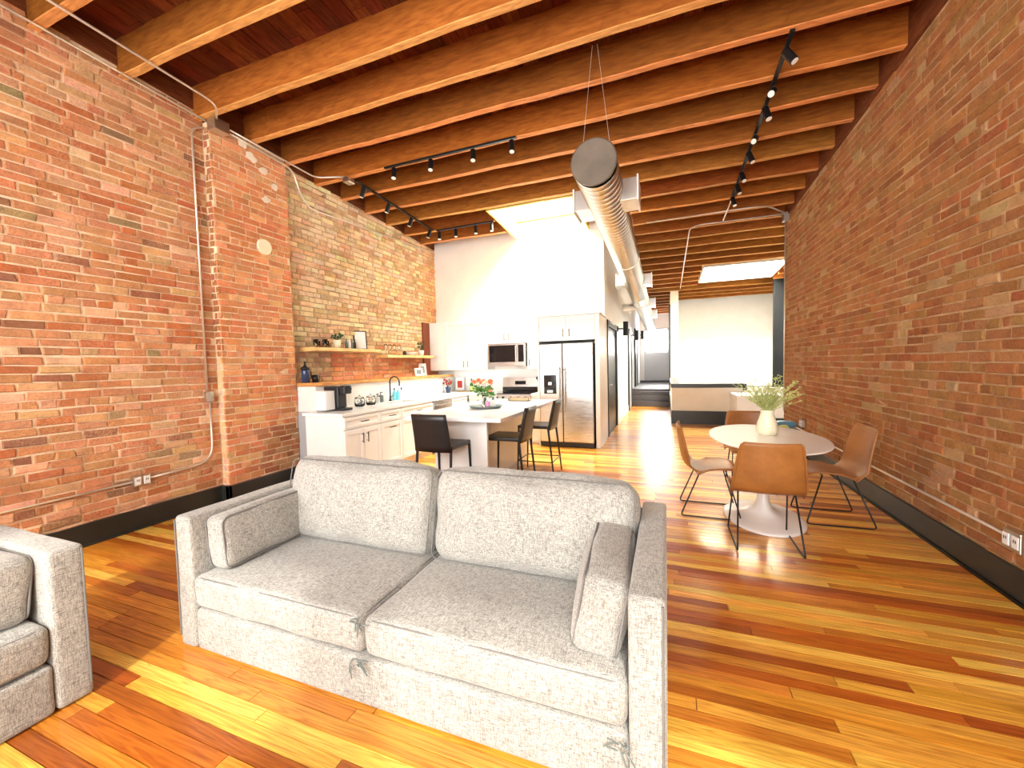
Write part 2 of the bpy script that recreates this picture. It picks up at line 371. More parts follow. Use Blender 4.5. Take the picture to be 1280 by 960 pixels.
# ------------------------------------------------------------------ ceiling
def build_ceiling():
    mb = MB()
    def slab(x0, x1, y0, y1):
        mb.add([(x0,y0,zc(y0)+JH+.03),(x1,y0,zc(y0)+JH+.03),(x1,y1,zc(y1)+JH+.03),(x0,y1,zc(y1)+JH+.03),(x0,y0,zc(y0)+JH+.2),(x1,y0,zc(y0)+JH+.2),(x1,y1,zc(y1)+JH+.2),(x0,y1,zc(y1)+JH+.2)],
            [(0,3,2,1),(4,5,6,7),(0,1,5,4),(1,2,6,5),(2,3,7,6),(3,0,4,7)])
    X0, X1, Y1 = XL-.3, XRR+.3, YH+.3
    k, r = SKK, SKR
    slab(X0, X1, YF-.3, k[2]); slab(X0, k[0], k[2], k[3]); slab(k[1], X1, k[2], k[3]); slab(X0, X1, k[3], r[2])
    slab(X0, r[0], r[2], r[3]); slab(r[1], X1, r[2], r[3]); slab(X0, X1, r[3], Y1)
    ce = S(mb.build('ceiling', 'dark_step'))
    # deck boards run front to back
    bw = .145; x = XL
    while x < XRR:
        segs = [(YF, YH)] if x > XH-.3 or x < -99 else [(YF, YB+.1)]
        if x > XR: segs = [(YE, YH)]
        cut = []
        for a, b in segs:
            for s in (k, r):
                if x+bw > s[0] and x < s[1] and a < s[2] < b: cut += [(a, s[2]), (s[3], b)] if s[3] < b-.15 else [(a, s[2])]; break
            else: cut.append((a, b))
        for a, b in cut:
            j = a
            while j < b:
                e = min(b, j+random.uniform(2.5, 5)); c = jit(random.choice([(.16, .035, .01), (.12, .025, .007), (.20, .05, .012)]), .15)
                g = .003; t = random.uniform(.003, .012); z0, z1 = zc(j)+JH+t, zc(e)+JH+t
                MB().add([(x+g, j, z0), (x+bw-g, j, z0), (x+bw-g, e-.004, z1), (x+g, e-.004, z1), (x+g, j, z0+.03), (x+bw-g, j, z0+.03), (x+bw-g, e-.004, z1+.03), (x+g, e-.004, z1+.03)],
                    [(0,3,2,1),(4,5,6,7),(0,1,5,4),(1,2,6,5),(2,3,7,6),(3,0,4,7)], c).build('deck_board', 'deck', ce)
                j = e
        x += bw
    # joists
    ys = [2.33-.55*i for i in range(7, 0, -1)]+[2.33, 2.96, 3.46, 3.95, 4.50, 5.0, 5.53, 6.06]
    while ys[-1] < YH-.8: ys.append(ys[-1]+.54)
    for y in ys:
        x0, x1 = (XL-.02, XR) if y < YB else (XH, XR)
        if y > YE: x1 = XRR
        if y < YF+.1: continue
        spans = [(x0, x1)]
        for s in (k, r):
            if s[2]+.02 < y < s[3]+.1:
                spans = [(a, b) for p, q in spans for a, b in ((p, min(q, s[0]-.03)), (max(p, s[1]+.03), q)) if b-a > .1]
        for a, b in spans:
            n = max(2, int((b-a)/.28)); vs = []; fs = []; th = .038
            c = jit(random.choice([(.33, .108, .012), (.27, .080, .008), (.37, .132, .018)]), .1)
            ph = random.uniform(0, 9); bow = random.uniform(-.012, .012)
            for i in range(n+1):
                x = a+(b-a)*i/n; w = .004*math.sin(x*2.3+ph)+.002*math.sin(x*7+ph*2)+bow*math.sin(PI*i/n)
                zb = zc(y)+.004*math.sin(x*3.1+ph*3)+.002*math.sin(x*9+ph)
                zt = zc(y)+JH+.02; e = .006
                vs += [(x, y-th+w, zt), (x, y-th+w, zb+e), (x, y-th+e+w, zb), (x, y+th-e+w, zb), (x, y+th+w, zb+e), (x, y+th+w, zt)]
            for i in range(n):
                for j in range(5): fs.append((i*6+j, (i+1)*6+j, (i+1)*6+j+1, i*6+j+1))
            fs += [tuple(range(6)), tuple(range(n*6+5, n*6-1, -1))]
            jm = MB().add(vs, fs, c); c2 = jit((.66, .32, .10), .12)  # lighter underside: raw sawn wood plus floor bounce painted in
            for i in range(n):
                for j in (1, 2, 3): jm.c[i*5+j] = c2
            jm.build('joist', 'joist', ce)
    # skylight wells: plywood curbs and a pane of glass
    for nm, s, zt in (('kitchen', k, 4.75), ('rear', r, 4.45)):
        w = MB(); t = .03; z = lambda y: zc(y)+(0 if nm == 'kitchen' else .06)
        def side(x0, x1, y0, y1):
            w.add([(x0,y0,z(y0)),(x1,y0,z(y0)),(x1,y1,z(y1)),(x0,y1,z(y1)),(x0,y0,zt),(x1,y0,zt),(x1,y1,zt),(x0,y1,zt)], [(0,3,2,1),(4,5,6,7),(0,1,5,4),(1,2,6,5),(2,3,7,6),(3,0,4,7)])
        side(s[0], s[0]+t, s[2], s[3]-.01); side(s[1]-t, s[1], s[2], s[3]-.01); side(s[0]+t, s[1]-t, s[2], s[2]+t)
        if nm == 'rear': side(s[0]+t, s[1]-t, s[3]-t, s[3]-.002)
        else: w.box(s[0], s[1], YB-.06, YB-.005, 4.22, zt)
        w.build('skylight_curb', 'yellow_ply' if nm == 'kitchen' else 'cream', ce)
        MB().box(s[0]-.05, s[1]+.05, s[2]-.05, s[3]+.05, zt, zt+.012).build('skylight_pane', 'pane', ce)
build_ceiling()

# ------------------------------------------------------------------ walls
def pil(y, z): return 3.0 < y < 3.93
def col_left(u, z):
    r = random.random()
    if r < .55: c = (.60, .26, .115)
    elif r < .76: c = (.68, .36, .18)
    elif r < .90: c = (.52, .17, .06)
    elif r < .95: c = (.33, .14, .07)
    elif r < .96: c = (.34, .22, .10)
    else: c = (.85, .50, .30)
    k = 1-.10*max(0, (z-2.6)/1.6)  # darkens upwards: window light fading up the wall, put into the colour
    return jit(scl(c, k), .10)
def col_kitchen(u, z):
    if z > 1.95 or (z > 1.3 and u < 4.6) or (z > 1.7 and random.random() < .7):  # upper bricks paler: skylight falling on the wall put into the colour
        c = random.choice([(.78, .57, .34), (.72, .48, .27), (.82, .65, .43), (.55, .33, .17), (.80, .61, .40), (.66, .40, .22)])
        if u > 7.1: c = random.choice([(.72, .36, .17), (.78, .5, .25)])
    else: c = random.choice([(.62, .24, .10), (.68, .30, .13), (.55, .19, .08), (.72, .36, .18)])
    if 3.93 < u < 4.6 and z < 1.9: c = random.choice([(.48, .33, .2), (.66, .5, .32), (.4, .22, .13)])
    return jit(c, .12)
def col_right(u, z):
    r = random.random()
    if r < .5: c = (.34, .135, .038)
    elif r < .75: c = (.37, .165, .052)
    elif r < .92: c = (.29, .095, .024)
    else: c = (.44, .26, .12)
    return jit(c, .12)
wl = S(MB().box(XL-.25, XL, YF-.2, YB+.3, 0, 4.65).build('wall_left', 'mortar'))
fL = lambda xx: (lambda u, z, d: (xx+d, u, z))
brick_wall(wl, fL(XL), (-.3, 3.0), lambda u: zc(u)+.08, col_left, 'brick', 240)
brick_wall(wl, fL(XL), (3.93, 7.62), lambda u: zc(u)+.02, col_kitchen, 'brick_pale', 0, z0=1.2, out=(.008, .024))
M['mortar_kitchen'] = m_mortar('brown_kitchen_mortar', (.22, .13, .07), (.62, .45, .28))
MB().box(XL-.02, XL+.003, 3.92, YB, 1.2, 4.1).build('mortar_bed', 'mortar_kitchen', wl)
# pilaster: near side faces the camera
pl = S(MB().box(XL-.02, -4.51, 3.01, 3.92, 0, zc(3.5)+.02).build('wall_pilaster', 'mortar'))
def col_pil(u, z):
    c = random.choice([(.66, .25, .10), (.72, .30, .13), (.60, .21, .08), (.76, .38, .18)])
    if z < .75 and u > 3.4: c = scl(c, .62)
    return jit(c, .1)
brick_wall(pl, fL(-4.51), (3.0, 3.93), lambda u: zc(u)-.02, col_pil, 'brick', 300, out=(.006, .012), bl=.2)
brick_wall(pl, lambda u, z, d: (u, 3.01-d, z), (XL+.01, -4.505), lambda u: zc(3)-.02, lambda u, z: jit((.38, .14, .05) if z > 1.6 else (.78, .50, .30), .15), 'brick', 0, bl=.11, out=(.004, .008))  # lower bricks paler: sunlight on this face painted into their colour
for (y, z, s) in ((3.44, 3.93, .07), (3.6, 3.84, .055), (3.75, 3.70, .045), (3.62, 3.51, .05), (3.36, 4.03, .05)):
    n = 12; vs = [(-4.488, y+s*random.uniform(.6, 1.3)*math.cos(2*PI*i/n), z+s*.8*random.uniform(.6, 1.3)*math.sin(2*PI*i/n)) for i in range(n)]
    vs += [(-4.503, v[1], v[2]) for v in vs]
    MB().add(vs, [tuple(range(n))]+[(i, (i+1) % n, n+(i+1) % n, n+i) for i in range(n)]).build('plaster_patch', 'cream', pl)
MB().cyl((-4.505, 3.565, 2.93), (-4.483, 3.565, 2.93), .095, 20, .088).build('round_plaster_patch', 'ceramic', pl)
wr = S(MB().box(XR, XR+.25, YF-.2, YE, 0, 4.65).build('wall_right', 'mortar_tan'))
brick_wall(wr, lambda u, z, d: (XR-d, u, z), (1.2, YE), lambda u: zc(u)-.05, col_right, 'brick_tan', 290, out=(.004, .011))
# front wall behind the camera, three tall windows
wf = MB(); xs = [-4.62, -4.1, -2.5, -2.15, -.55, -.2, 1.4, 1.93]
for i in (0, 2, 4, 6): wf.box(xs[i], xs[i+1], YF-.25, YF, 0, 4.7)
for i in (1, 3, 5): wf.box(xs[i], xs[i+1], YF-.25, YF, 0, .55); wf.box(xs[i], xs[i+1], YF-.25, YF, 3.7, 4.7)
S(wf.build('wall_front', 'white'))
for n_, i in enumerate((1, 3, 5)):
    fr = MB(); a, b = xs[i], xs[i+1]
    for p in ((a, a+.05, .55, 3.7), (b-.05, b, .55, 3.7), (a, b, .55, .6), (a, b, 3.65, 3.7), (a, b, 2.1, 2.14)): fr.box(p[0], p[1], YF-.15, YF-.09, p[2], p[3])
    S(fr.build('window_%d' % (n_+1), 'black_paint'))
# kitchen back wall continues up into the skylight well; hall wall
S(MB().box(XL-.05, XH, YB, YB+.12, 0, 4.75).build('wall_back', 'white'))
hw = MB(); 
def hallseg(y0, y1, z0, z1): hw.box(XH-.12, XH, y0, y1, z0, z1)
hallseg(YB+.12, 7.95, 0, 4.1); hallseg(7.95, 9.55, 2.25, 4.1); hallseg(9.55, YH, 0, 4.1)
S(hw.build('wall_hall', 'white'))
S(MB().box(XH-.1, XH+1.5, YH, YH+.1, .5, 3.9).build('wall_hall_end', 'white'))
S(MB().box(.38, XRR, YW, YW+.1, .5, zc(YW)+.3).build('wall_rear', 'white'))
S(MB().box(.15, .38, 13.62, YW+.1, .5, 3.75).build('wall_partition', 'cream'))
S(MB().box(XR+.25, XRR, YE-.12, YE, 0, 4.1).build('wall_return', 'white'))
S(MB().box(XRR, XRR+.1, YE, YH, 0, 4.1).build('wall_recess', 'white'))
M['matte_black'] = mat('matte_black_post', (.012, .012, .012), .9, Specular_IOR_Level=.1)
S(MB().box(2.82, 3.06, 13.1, 13.3, .5, zc(13.1)+.05).build('trim_1', 'matte_black'))
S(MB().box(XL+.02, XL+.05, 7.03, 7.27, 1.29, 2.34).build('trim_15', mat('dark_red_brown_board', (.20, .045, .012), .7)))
# knee wall, cap and platform
S(MB().box(.13, XRR, 10.0, 10.12, .30, .83).box(.13, .25, 10.12, 13.6, .3, .83).build('wall_knee', 'cream', bevel=.004))
S(MB().box(.11, 1.62, 9.96, 10.16, .83, .92).box(.11, .29, 10.16, 13.6, .83, .92).box(1.56, 1.63, 9.9, 9.96, .78, .92).build('trim_2', 'black_paint', bevel=.004))
S(MB().box(.12, 1.30, 9.97, 10.11, 0, .30).box(.12, .24, 10.11, 13.6, 0, .3).build('baseboard_knee', 'black_paint'))
S(MB().box(.25, XRR, 10.12, 13.6, .44, .52).box(XH, XRR, 13.98, YH, .46, .54).build('floor_platform', 'dark_step'))
S(MB().box(1.31, 2.9, 9.0, 9.995, .30, .73).build('wall_bench', 'white', bevel=.006))
S(MB().box(1.36, 2.9, 9.06, 9.995, 0, .30).build('baseboard_bench', 'black_paint'))
st = MB().box(XH+.01, .12, 13.6, 14.0, 0, .17)
S(st.build('trim_3', 'dark_step', bevel=.01)); S(MB().box(XH+.01, .12, 13.8, 14.0, .171, .35).build('trim_4', 'dark_step', bevel=.01))
S(MB().box(XH+.01, .12, 13.97, 14.1, .351, .45).build('trim_5', 'dark_step', bevel=.01))
# hall: end door with bright pane, doors
d = S(MB().box(-.86, .2, YH-.06, YH-.01, .62, 2.85).build('door_1', 'grey_paint', bevel=.01))
MB().box(-.77, .07, YH-.075, YH-.06, 1.85, 2.78).build('pane', 'windowlight', d)
S(MB().box(XH, .3, YH-.05, YH, .54, .62).build('baseboard_hall_end', 'black_paint'))
d = S(MB().box(XH-.06, XH-.02, 7.97, 9.53, 0, 2.24).build('door_2', 'black_paint'))
fr = MB().box(XH-.06, XH+.02, 7.95, 8.05, 0, 2.25).box(XH-.06, XH+.02, 9.45, 9.55, 0, 2.25).box(XH-.06, XH+.02, 7.95, 9.55, 2.15, 2.27); fr.build('door_frame', 'black_paint', d)
MB().box(XH-.02, XH-.005, 8.2, 9.3, .2, .95).box(XH-.02, XH-.005, 8.2, 9.3, 1.15, 2.0).build('door_panel', 'black_paint', d, bevel=.01)
MB().cyl((XH-.02, 8.12, 1.0), (XH+.05, 8.12, 1.0), .012).cyl((XH+.05, 8.12, 1.0), (XH+.05, 8.24, 1.0), .01).build('door_handle', 'steel', d)
for i, (a, b, t) in enumerate(((12.4, 13.55, 2.4), (15.2, 16.4, 2.62))):
    d = S(MB().box(XH-.005, XH+.02, a+.1, b-.1, .02 if i == 0 else .54, t-.1).build('door_%d' % (i+3), 'grey_paint'))
    z0 = 0 if i == 0 else .54
    MB().box(XH, XH+.05, a, a+.1, z0, t).box(XH, XH+.05, b-.1, b, z0, t).box(XH, XH+.05, a, b, t-.1, t+.02).build('door_frame', 'black_paint', d)
S(MB().box(.10, .15, 13.60, 13.7, .5, 3.2).build('trim_6', 'black_paint'))
# baseboards
S(MB().box(XL, XL+.035, YF, 3.0, 0, .19).box(XL, XL+.05, YF, 3.0, 0, .02).build('baseboard_left', 'black_paint', bevel=.004))
S(MB().box(-4.52, -4.465, 2.965, 3.93, 0, .19).box(XL, -4.465, 2.965, 3.0, 0, .19).build('baseboard_pilaster', 'black_paint', bevel=.004))
S(MB().box(XR-.035, XR, YF, YE, 0, .19).build('baseboard_right', 'black_paint', bevel=.004))
S(MB().box(XR-.05, XR-.035, YF, YE, 0, .02).build('trim_7', 'shelfwood'))
S(MB().box(XH, XH+.02, 9.56, 12.39, 0, .15).build('baseboard_hall', 'cream'))
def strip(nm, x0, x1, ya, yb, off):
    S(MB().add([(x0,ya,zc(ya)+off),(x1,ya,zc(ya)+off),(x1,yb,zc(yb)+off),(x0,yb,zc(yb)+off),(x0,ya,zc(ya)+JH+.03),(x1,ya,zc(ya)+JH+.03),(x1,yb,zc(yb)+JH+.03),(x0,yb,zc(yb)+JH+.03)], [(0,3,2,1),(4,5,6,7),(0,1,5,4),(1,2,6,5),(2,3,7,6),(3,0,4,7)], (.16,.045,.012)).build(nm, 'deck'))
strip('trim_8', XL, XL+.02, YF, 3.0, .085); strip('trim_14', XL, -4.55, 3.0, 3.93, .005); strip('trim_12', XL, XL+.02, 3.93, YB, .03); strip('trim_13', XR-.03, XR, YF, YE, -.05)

# ------------------------------------------------------------------ kitchen
CX = -3.60          # face of the lower cabinets
kw = S(MB().box(XL, -4.2, 3.946, YB, 0, 1.225).build('wall_knee_kitchen', 'white'))
S(MB().box(XL, -4.205, 3.932, 3.945, 0, .9).build('trim_9', 'grey_paint'))
tag(MB().box(XL+.02, -4.16, 3.94, 7.5, 1.23, 1.275, (.72, .36, .12)).build('ledge_shelf', 'shelfwood', bevel=.004), 'long honey wood ledge capping the low wall above the sink counter', 'ledge')
def shaker(parent, c, w, h, face, nm='door', handle=None, mt='cab'):
    # door panel in local plane: face 'x' (normal +x) or 'y' (normal -y)
    cx, cy, cz = c; f = .055
    def bx(mb, u0, u1, z0, z1, d0, d1):
        if face == 'x': mb.box(cx+d0, cx+d1, cy+u0, cy+u1, cz+z0, cz+z1)
        else: mb.box(cx+u0, cx+u1, cy-d1, cy-d0, cz+z0, cz+z1)
        return mb
    mb = MB(); W, H = w/2, h/2; f = min(f, h*.28)
    bx(mb, -W, W, -H, H, 0, .010)
    for q in ((-W, -W+f, -H, H), (W-f, W, -H, H), (-W+f, W-f, -H, -H+f), (-W+f, W-f, H-f, H)): bx(mb, *q, .010, .02)
    d = mb.build(nm, mt, parent, bevel=.002, seg=1)
    if handle:
        hu, hz, vert = handle; hh = MB()
        def P(u, z, dd): return (cx+dd, cy+u, cz+z) if face == 'x' else (cx+u, cy-dd, cz+z)
        a, b = ((hu, hz-.065), (hu, hz+.065)) if vert else ((hu-.065, hz), (hu+.065, hz))
        hh.tube([P(*a, .05), P(*b, .05)], .006); 
        for q in ((a, .15), (b, .85)):
            t = q[1]; p = (a[0]+(b[0]-a[0])*t, a[1]+(b[1]-a[1])*t); hh.tube([P(*p, .015), P(*p, .05)], .004)
        hh.build('handle', 'black', d)
    return d
def base_cab(y0, y1, label, doors, drawers, group=None):
    t = thing('base_cabinet', (0, 0, 0), 0, label, 'cabinet')
    MB().box(-4.195, CX, y0+.002, y1-.002, .10, .875).build('body', 'cab', t)
    MB().box(-4.195, CX-.03, y0+.002, y1-.002, 0, .10).build('toe_kick', 'cream', t)
    w = y1-y0
    for i in range(drawers):
        ww = w/drawers-.012; shaker(t, (CX, y0+(i+.5)*w/drawers, .785), ww, .145, 'x', 'drawer', (0, 0, False))
    for i in range(doors):
        ww = w/doors-.008; hu = (ww/2-.04)*(1 if i % 2 == 0 else -1) if doors > 1 else None
        if doors == 1: hd = (0, .22, False)
        else: hd = (hu, .17, True)
        shaker(t, (CX, y0+(i+.5)*w/doors, .405), ww, .575, 'x', 'door', hd)
    return t
base_cab(3.76, 4.42, 'white base cabinet with two doors at the near end of the sink counter', 2, 1)
base_cab(4.42, 4.88, 'narrow white pull-out cabinet with two short black bar handles, left of the sink cabinet', 1, 1)
base_cab(4.88, 5.74, 'white sink base cabinet with two doors, right beside the dishwasher', 2, 1)
t = thing('dishwasher', (0, 0, 0), 0, 'stainless steel dishwasher built in under the counter right of the sink', 'dishwasher')
MB().box(-4.195, CX, 5.745, 6.355, .02, .875).build('body', 'blackplastic', t); MB().box(CX, CX+.02, 5.765, 6.345, .12, .87).build('door', 'steel', t, bevel=.005)
MB().tube([(CX+.05, 5.82, .80), (CX+.05, 6.29, .80)], .011).box(CX+.015, CX+.05, 5.83, 5.85, .79, .81).box(CX+.015, CX+.05, 6.26, 6.28, .79, .81).build('handle', 'steel', t)
base_cab(6.36, 7.6, 'white corner base cabinet where the two kitchen counters meet', 2, 1)
t = thing('base_cabinet', (0, 0, 0), 0, 'white base cabinet with a drawer and one door left of the stove', 'cabinet')
MB().box(-3.56, -3.07, 6.99, YB-.01, 0, .875).build('body', 'cab', t)
shaker(t, (-3.31, 6.99, .785), .46, .145, 'y', 'drawer', (0, 0, False)); shaker(t, (-3.31, 6.99, .405), .46, .575, 'y', 'door', (-.17, .2, True))
t = thing('base_cabinet', (0, 0, 0), 0, 'slim white base cabinet squeezed between the stove and the refrigerator', 'cabinet')
MB().box(-2.29, -2.13, 6.99, YB-.01, 0, .875).build('body', 'cab', t); shaker(t, (-2.21, 6.99, .44), .15, .8, 'y', 'door')
# countertops (sink opening left)
SY0, SY1, SX0, SX1 = 4.98, 5.62, -4.08, -3.70
c = MB()
for q in ((-4.198, -3.57, 3.72, SY0), (-4.198, SX0, SY0, SY1), (SX1, -3.57, SY0, SY1), (-4.198, -3.57, SY1, YB-.01), (-3.57, -3.05, 6.96, YB-.01)): c.box(q[0], q[1], q[2], q[3], .878, .912)
tag(c.build('countertop', 'quartz'), 'L-shaped white quartz countertop along the brick wall with the sink in it', 'countertop')
tag(MB().box(-2.295, -2.125, 6.96, YB-.01, .878, .912).build('countertop', 'quartz'), 'small white countertop piece between stove and refrigerator', 'countertop')
s = MB().box(SX0, SX1, SY0, SY1, .70, .71)
for q in ((SX0, SX0+.01, SY0, SY1), (SX1-.01, SX1, SY0, SY1), (SX0, SX1, SY0, SY0+.01), (SX0, SX1, SY1-.01, SY1)): s.box(q[0], q[1], q[2], q[3], .70, .905)
tag(s.build('sink', 'steel'), 'undermount stainless sink set in the white counter below the faucet', 'sink')
t = thing('faucet', (-4.13, 5.35, .912), 0, 'tall black gooseneck faucet behind the sink', 'faucet')
MB().lathe([(.028, 0), (.028, .01), (.016, .02), (.014, .08), (.0, .08)], n=14).build('base', 'black', t, smooth=True)
MB().tube([(0, 0, .05), (0, 0, .30)]+arc((.09, 0, .30), .09, 180, 0, 10, (1, 0, 0), (0, 0, 1))+[(.18, 0, .24)], .011).build('spout', 'black', t, smooth=True)
MB().tube([(0, .02, .06), (.0, .09, .09)], .006).build('lever', 'black', t)
# backsplash on back wall
S(MB().box(-4.19, -2.13, YB-.012, YB-.001, .912, 1.36).build('trim_11', 'quartz'))
# upper cabinets on back wall
UF = 7.30
def upper(x0, x1, z0, z1, nd, label, hs=None, yf=UF):
    t = thing('wall_cabinet', (0, 0, 0), 0, label, 'cabinet')
    MB().box(x0+.002, x1-.002, yf, YB-.015, z0, z1).build('body', 'cab', t)
    w = (x1-x0)/nd
    for i in range(nd):
        hd = None
        if nd == 2: hd = ((w/2-.045)*(1 if i == 0 else -1), -(z1-z0)/2+.12, True)
        elif hs: hd = (hs*(w/2-.045), -(z1-z0)/2+.12, True)
        shaker(t, (x0+(i+.5)*w, yf, (z0+z1)/2), w-.006, z1-z0-.006, 'y', 'door', hd)
    return t
t = upper(-4.22, -3.75, 1.36, 2.32, 1, 'white wall cabinet, leftmost, next to the brick wall', 1)
MB().box(-4.58, -4.222, UF-.02, YB-.015, 1.36, 2.34).build('end_panel', 'cab', t)
upper(-3.75, -3.27, 1.36, 2.32, 1, 'white wall cabinet directly left of the microwave', -1)
upper(-3.27, -2.45, 1.86, 2.30, 2, 'short two-door white wall cabinet above the microwave')
upper(-2.45, -2.12, 1.36, 2.30, 1, 'narrow white wall cabinet between microwave and refrigerator', -1)
# fridge surround
t = thing('refrigerator_cabinet', (0, 0, 0), 0, 'tall white surround with two doors above the refrigerator', 'cabinet')
MB().box(-2.11, -2.08, 6.83, YB-.015, 0, 2.26).box(-1.10, -1.03, 6.83, YB-.015, 0, 2.26).build('side_panel', 'cab', t)
MB().box(-2.078, -1.102, 6.85, YB-.015, 1.84, 2.26).build('body', 'cab', t)
for i in (0, 1): shaker(t, (-1.835+.49*i, 6.85, 2.05), .475, .40, 'y', 'door', ((.19, -.08, True) if i == 0 else (-.19, -.08, True)))
MB().box(-2.13, -1.01, 6.80, YB-.015, 2.262, 2.30).build('crown', 'cab', t, bevel=.01)
t = thing('refrigerator', (0, 0, 0), 0, 'side-by-side stainless steel refrigerator with water dispenser', 'refrigerator')
MB().box(-2.06, -1.13, 6.84, YB-.05, .03, 1.78).build('body', 'blackplastic', t)
MB().box(-2.06, -1.655, 6.77, 6.838, .09, 1.785).build('door', 'steel', t, bevel=.012)
MB().box(-1.645, -1.13, 6.77, 6.838, .09, 1.785).build('door', 'steel', t, bevel=.012)
for x in (-1.695, -1.605): MB().tube(fillet([(x, 6.77, .62), (x, 6.70, .64), (x, 6.70, 1.36), (x, 6.77, 1.38)], .04), .014).build('handle', 'steel', t, smooth=True)
dp = MB().box(-1.98, -1.76, 6.755, 6.77, .93, 1.25).build('dispenser', 'blackglass', t, bevel=.004)
MB().box(-1.90, -1.84, 6.745, 6.755, 1.08, 1.13).build('paddle', 'galv', dp); MB().box(-1.92, -1.82, 6.745, 6.755, .95, .99).build('drip_tray', 'galv', dp)
MB().box(-2.06, -1.13, 6.79, 6.84, .01, .085).build('toe_grille', 'blackplastic', t)
# microwave
t = thing('microwave', (0, 0, 0), 0, 'stainless over-the-range microwave with a dark glass door', 'microwave')
MB().box(-3.24, -2.47, 7.23, YB-.015, 1.42, 1.85).build('body', 'steel', t, bevel=.006)
MB().box(-3.21, -2.66, 7.215, 7.23, 1.50, 1.82).build('door', 'blackglass', t, bevel=.004)
MB().tube([(-2.65, 7.19, 1.50), (-2.65, 7.19, 1.80)], .012).build('handle', 'steel', t); MB().box(-2.61, -2.50, 7.215, 7.23, 1.50, 1.82).build('control_panel', 'blackglass', t)
# range
t = thing('stove', (0, 0, 0), 0, 'stainless steel freestanding range with black glass cooktop', 'stove')
MB().box(-3.045, -2.30, 6.98, YB-.02, 0, .90).build('body', 'steel', t); MB().box(-3.045, -2.30, 6.95, YB-.06, .902, .915).build('cooktop', 'blackglass', t)
bk = MB().add([(-3.045, 7.47, .915), (-2.30, 7.47, .915), (-2.30, 7.50, 1.19), (-3.045, 7.50, 1.19), (-3.045, 7.6, .915), (-2.30, 7.6, .915), (-2.30, 7.6, 1.19), (-3.045, 7.6, 1.19)], [(0,1,2,3),(1,5,6,2),(5,4,7,6),(4,0,3,7),(3,2,6,7)]).build('backguard', 'steel', t)
MB().obox((-2.67, 7.478, 1.09), (.22, .01, .07)).build('clock', 'blackglass', bk); MB().box(-3.04, -2.305, 7.455, 7.475, .916, 1.01).build('lower_panel', 'blackglass', bk)
MB().box(-3.045, -2.30, 6.94, 6.98, .80, .89).build('control_panel', 'steel', t)
for x in (-2.95, -2.82, -2.67, -2.52, -2.39): MB().cyl((x, 6.94, .845), (x, 6.905, .845), .02).build('knob', 'black', t)
MB().box(-3.0, -2.35, 6.955, 6.979, .2, .76).build('oven_door', 'blackglass', t); MB().tube([(-2.98, 6.91, .73), (-2.36, 6.91, .73)], .012).box(-2.96, -2.94, 6.91, 6.96, .72, .74).box(-2.4, -2.38, 6.91, 6.96, .72, .74).build('handle', 'steel', t)
# island
IX0, IX1, IY0, IY1 = -2.65, -1.53, 3.67, 5.80
t = thing('kitchen_island', (0, 0, 0), 0, 'white kitchen island with overhanging quartz top', 'island')
MB().box(-2.40, -1.965, 3.92, 5.72, 0, .873).build('body', 'cab', t)
MB().box(-2.42, -1.777, 3.88, 3.92, 0, .873).build('end_panel', 'cab', t)
MB().box(-1.965, -1.95, 3.92, 5.72, .10, .873).build('side_panel', 'cab', t); MB().box(-1.965, -1.94, 3.92, 5.72, 0, .10).build('baseboard', 'cab', t)
MB().box(-2.42, -2.40, 3.95, 5.70, .0, .873).build('cabinet_front', 'cab', t)
MB().box(IX0, IX1, IY0, IY1, .875, .915).build('countertop', 'quartz', t, bevel=.004)
# ------------------------------------------------------------------ counter stools
def make_stool(label):
    t = thing('counter_stool', (0, 0, 0), 0, label, 'stool', 'black leather counter stools at the island')
    # local: faces +Y, footprint ±.2
    vs = []; n = 9
    MB().box(-.205, .205, -.19, .215, .615, .655).build('seat', 'blackleather', t, bevel=.012, seg=3)
    b = MB(); fs = []; vs = []
    for j in range(7):
        z = .60+.38*j/6
        for i in range(n):
            x = (-.205+.41*i/(n-1)); w = 1-.06*(j/6)
            y = -.205-.075*(j/6)**1.2-.022*(1-(x/.205)**2)
            vs.append((x*w, y, z))
    for j in range(6):
        for i in range(n-1): fs.append((j*n+i, j*n+i+1, (j+1)*n+i+1, (j+1)*n+i))
    o = b.add(vs, fs).build('backrest', 'blackleather', t, smooth=True); so = o.modifiers.new('s', 'SOLIDIFY'); so.thickness = .022; so.offset = 0
    for sx in (-1, 1):
        MB().cyl((sx*.192, -.195, .64), (sx*.205, -.265, 0), .015, 8, .010).build('leg', 'blackleather', t)
        MB().cyl((sx*.190, .200, .62), (sx*.200, .225, 0), .015, 8, .010).build('leg', 'blackleather', t)
    MB().tube([(-.20, -.245, .19), (.20, -.245, .19)], .008, 6).build('footrest', 'black', t)
    MB().tube([(-.198, .218, .19), (.198, .218, .19)], .008, 6).build('footrest', 'black', t)
    for sx in (-1, 1): MB().tube([(sx*.202, -.245, .19), (sx*.198, .218, .19)], .008, 6).build('footrest', 'black', t)
    return t
s1 = make_stool('black leather counter stool at the near end of the island, its back to the sofa'); s1.location = (-2.17, 3.66, 0)
s2 = dup(s1); s2['label'] = 'black leather counter stool on the right side of the island, nearer the sofa'; s2.location = (-1.68, 4.25, 0); s2.rotation_euler.z = R(90)
s3 = dup(s1); s3['label'] = 'black leather counter stool on the right side of the island, farther, by the refrigerator'; s3.location = (-1.60, 5.13, 0); s3.rotation_euler.z = R(90)

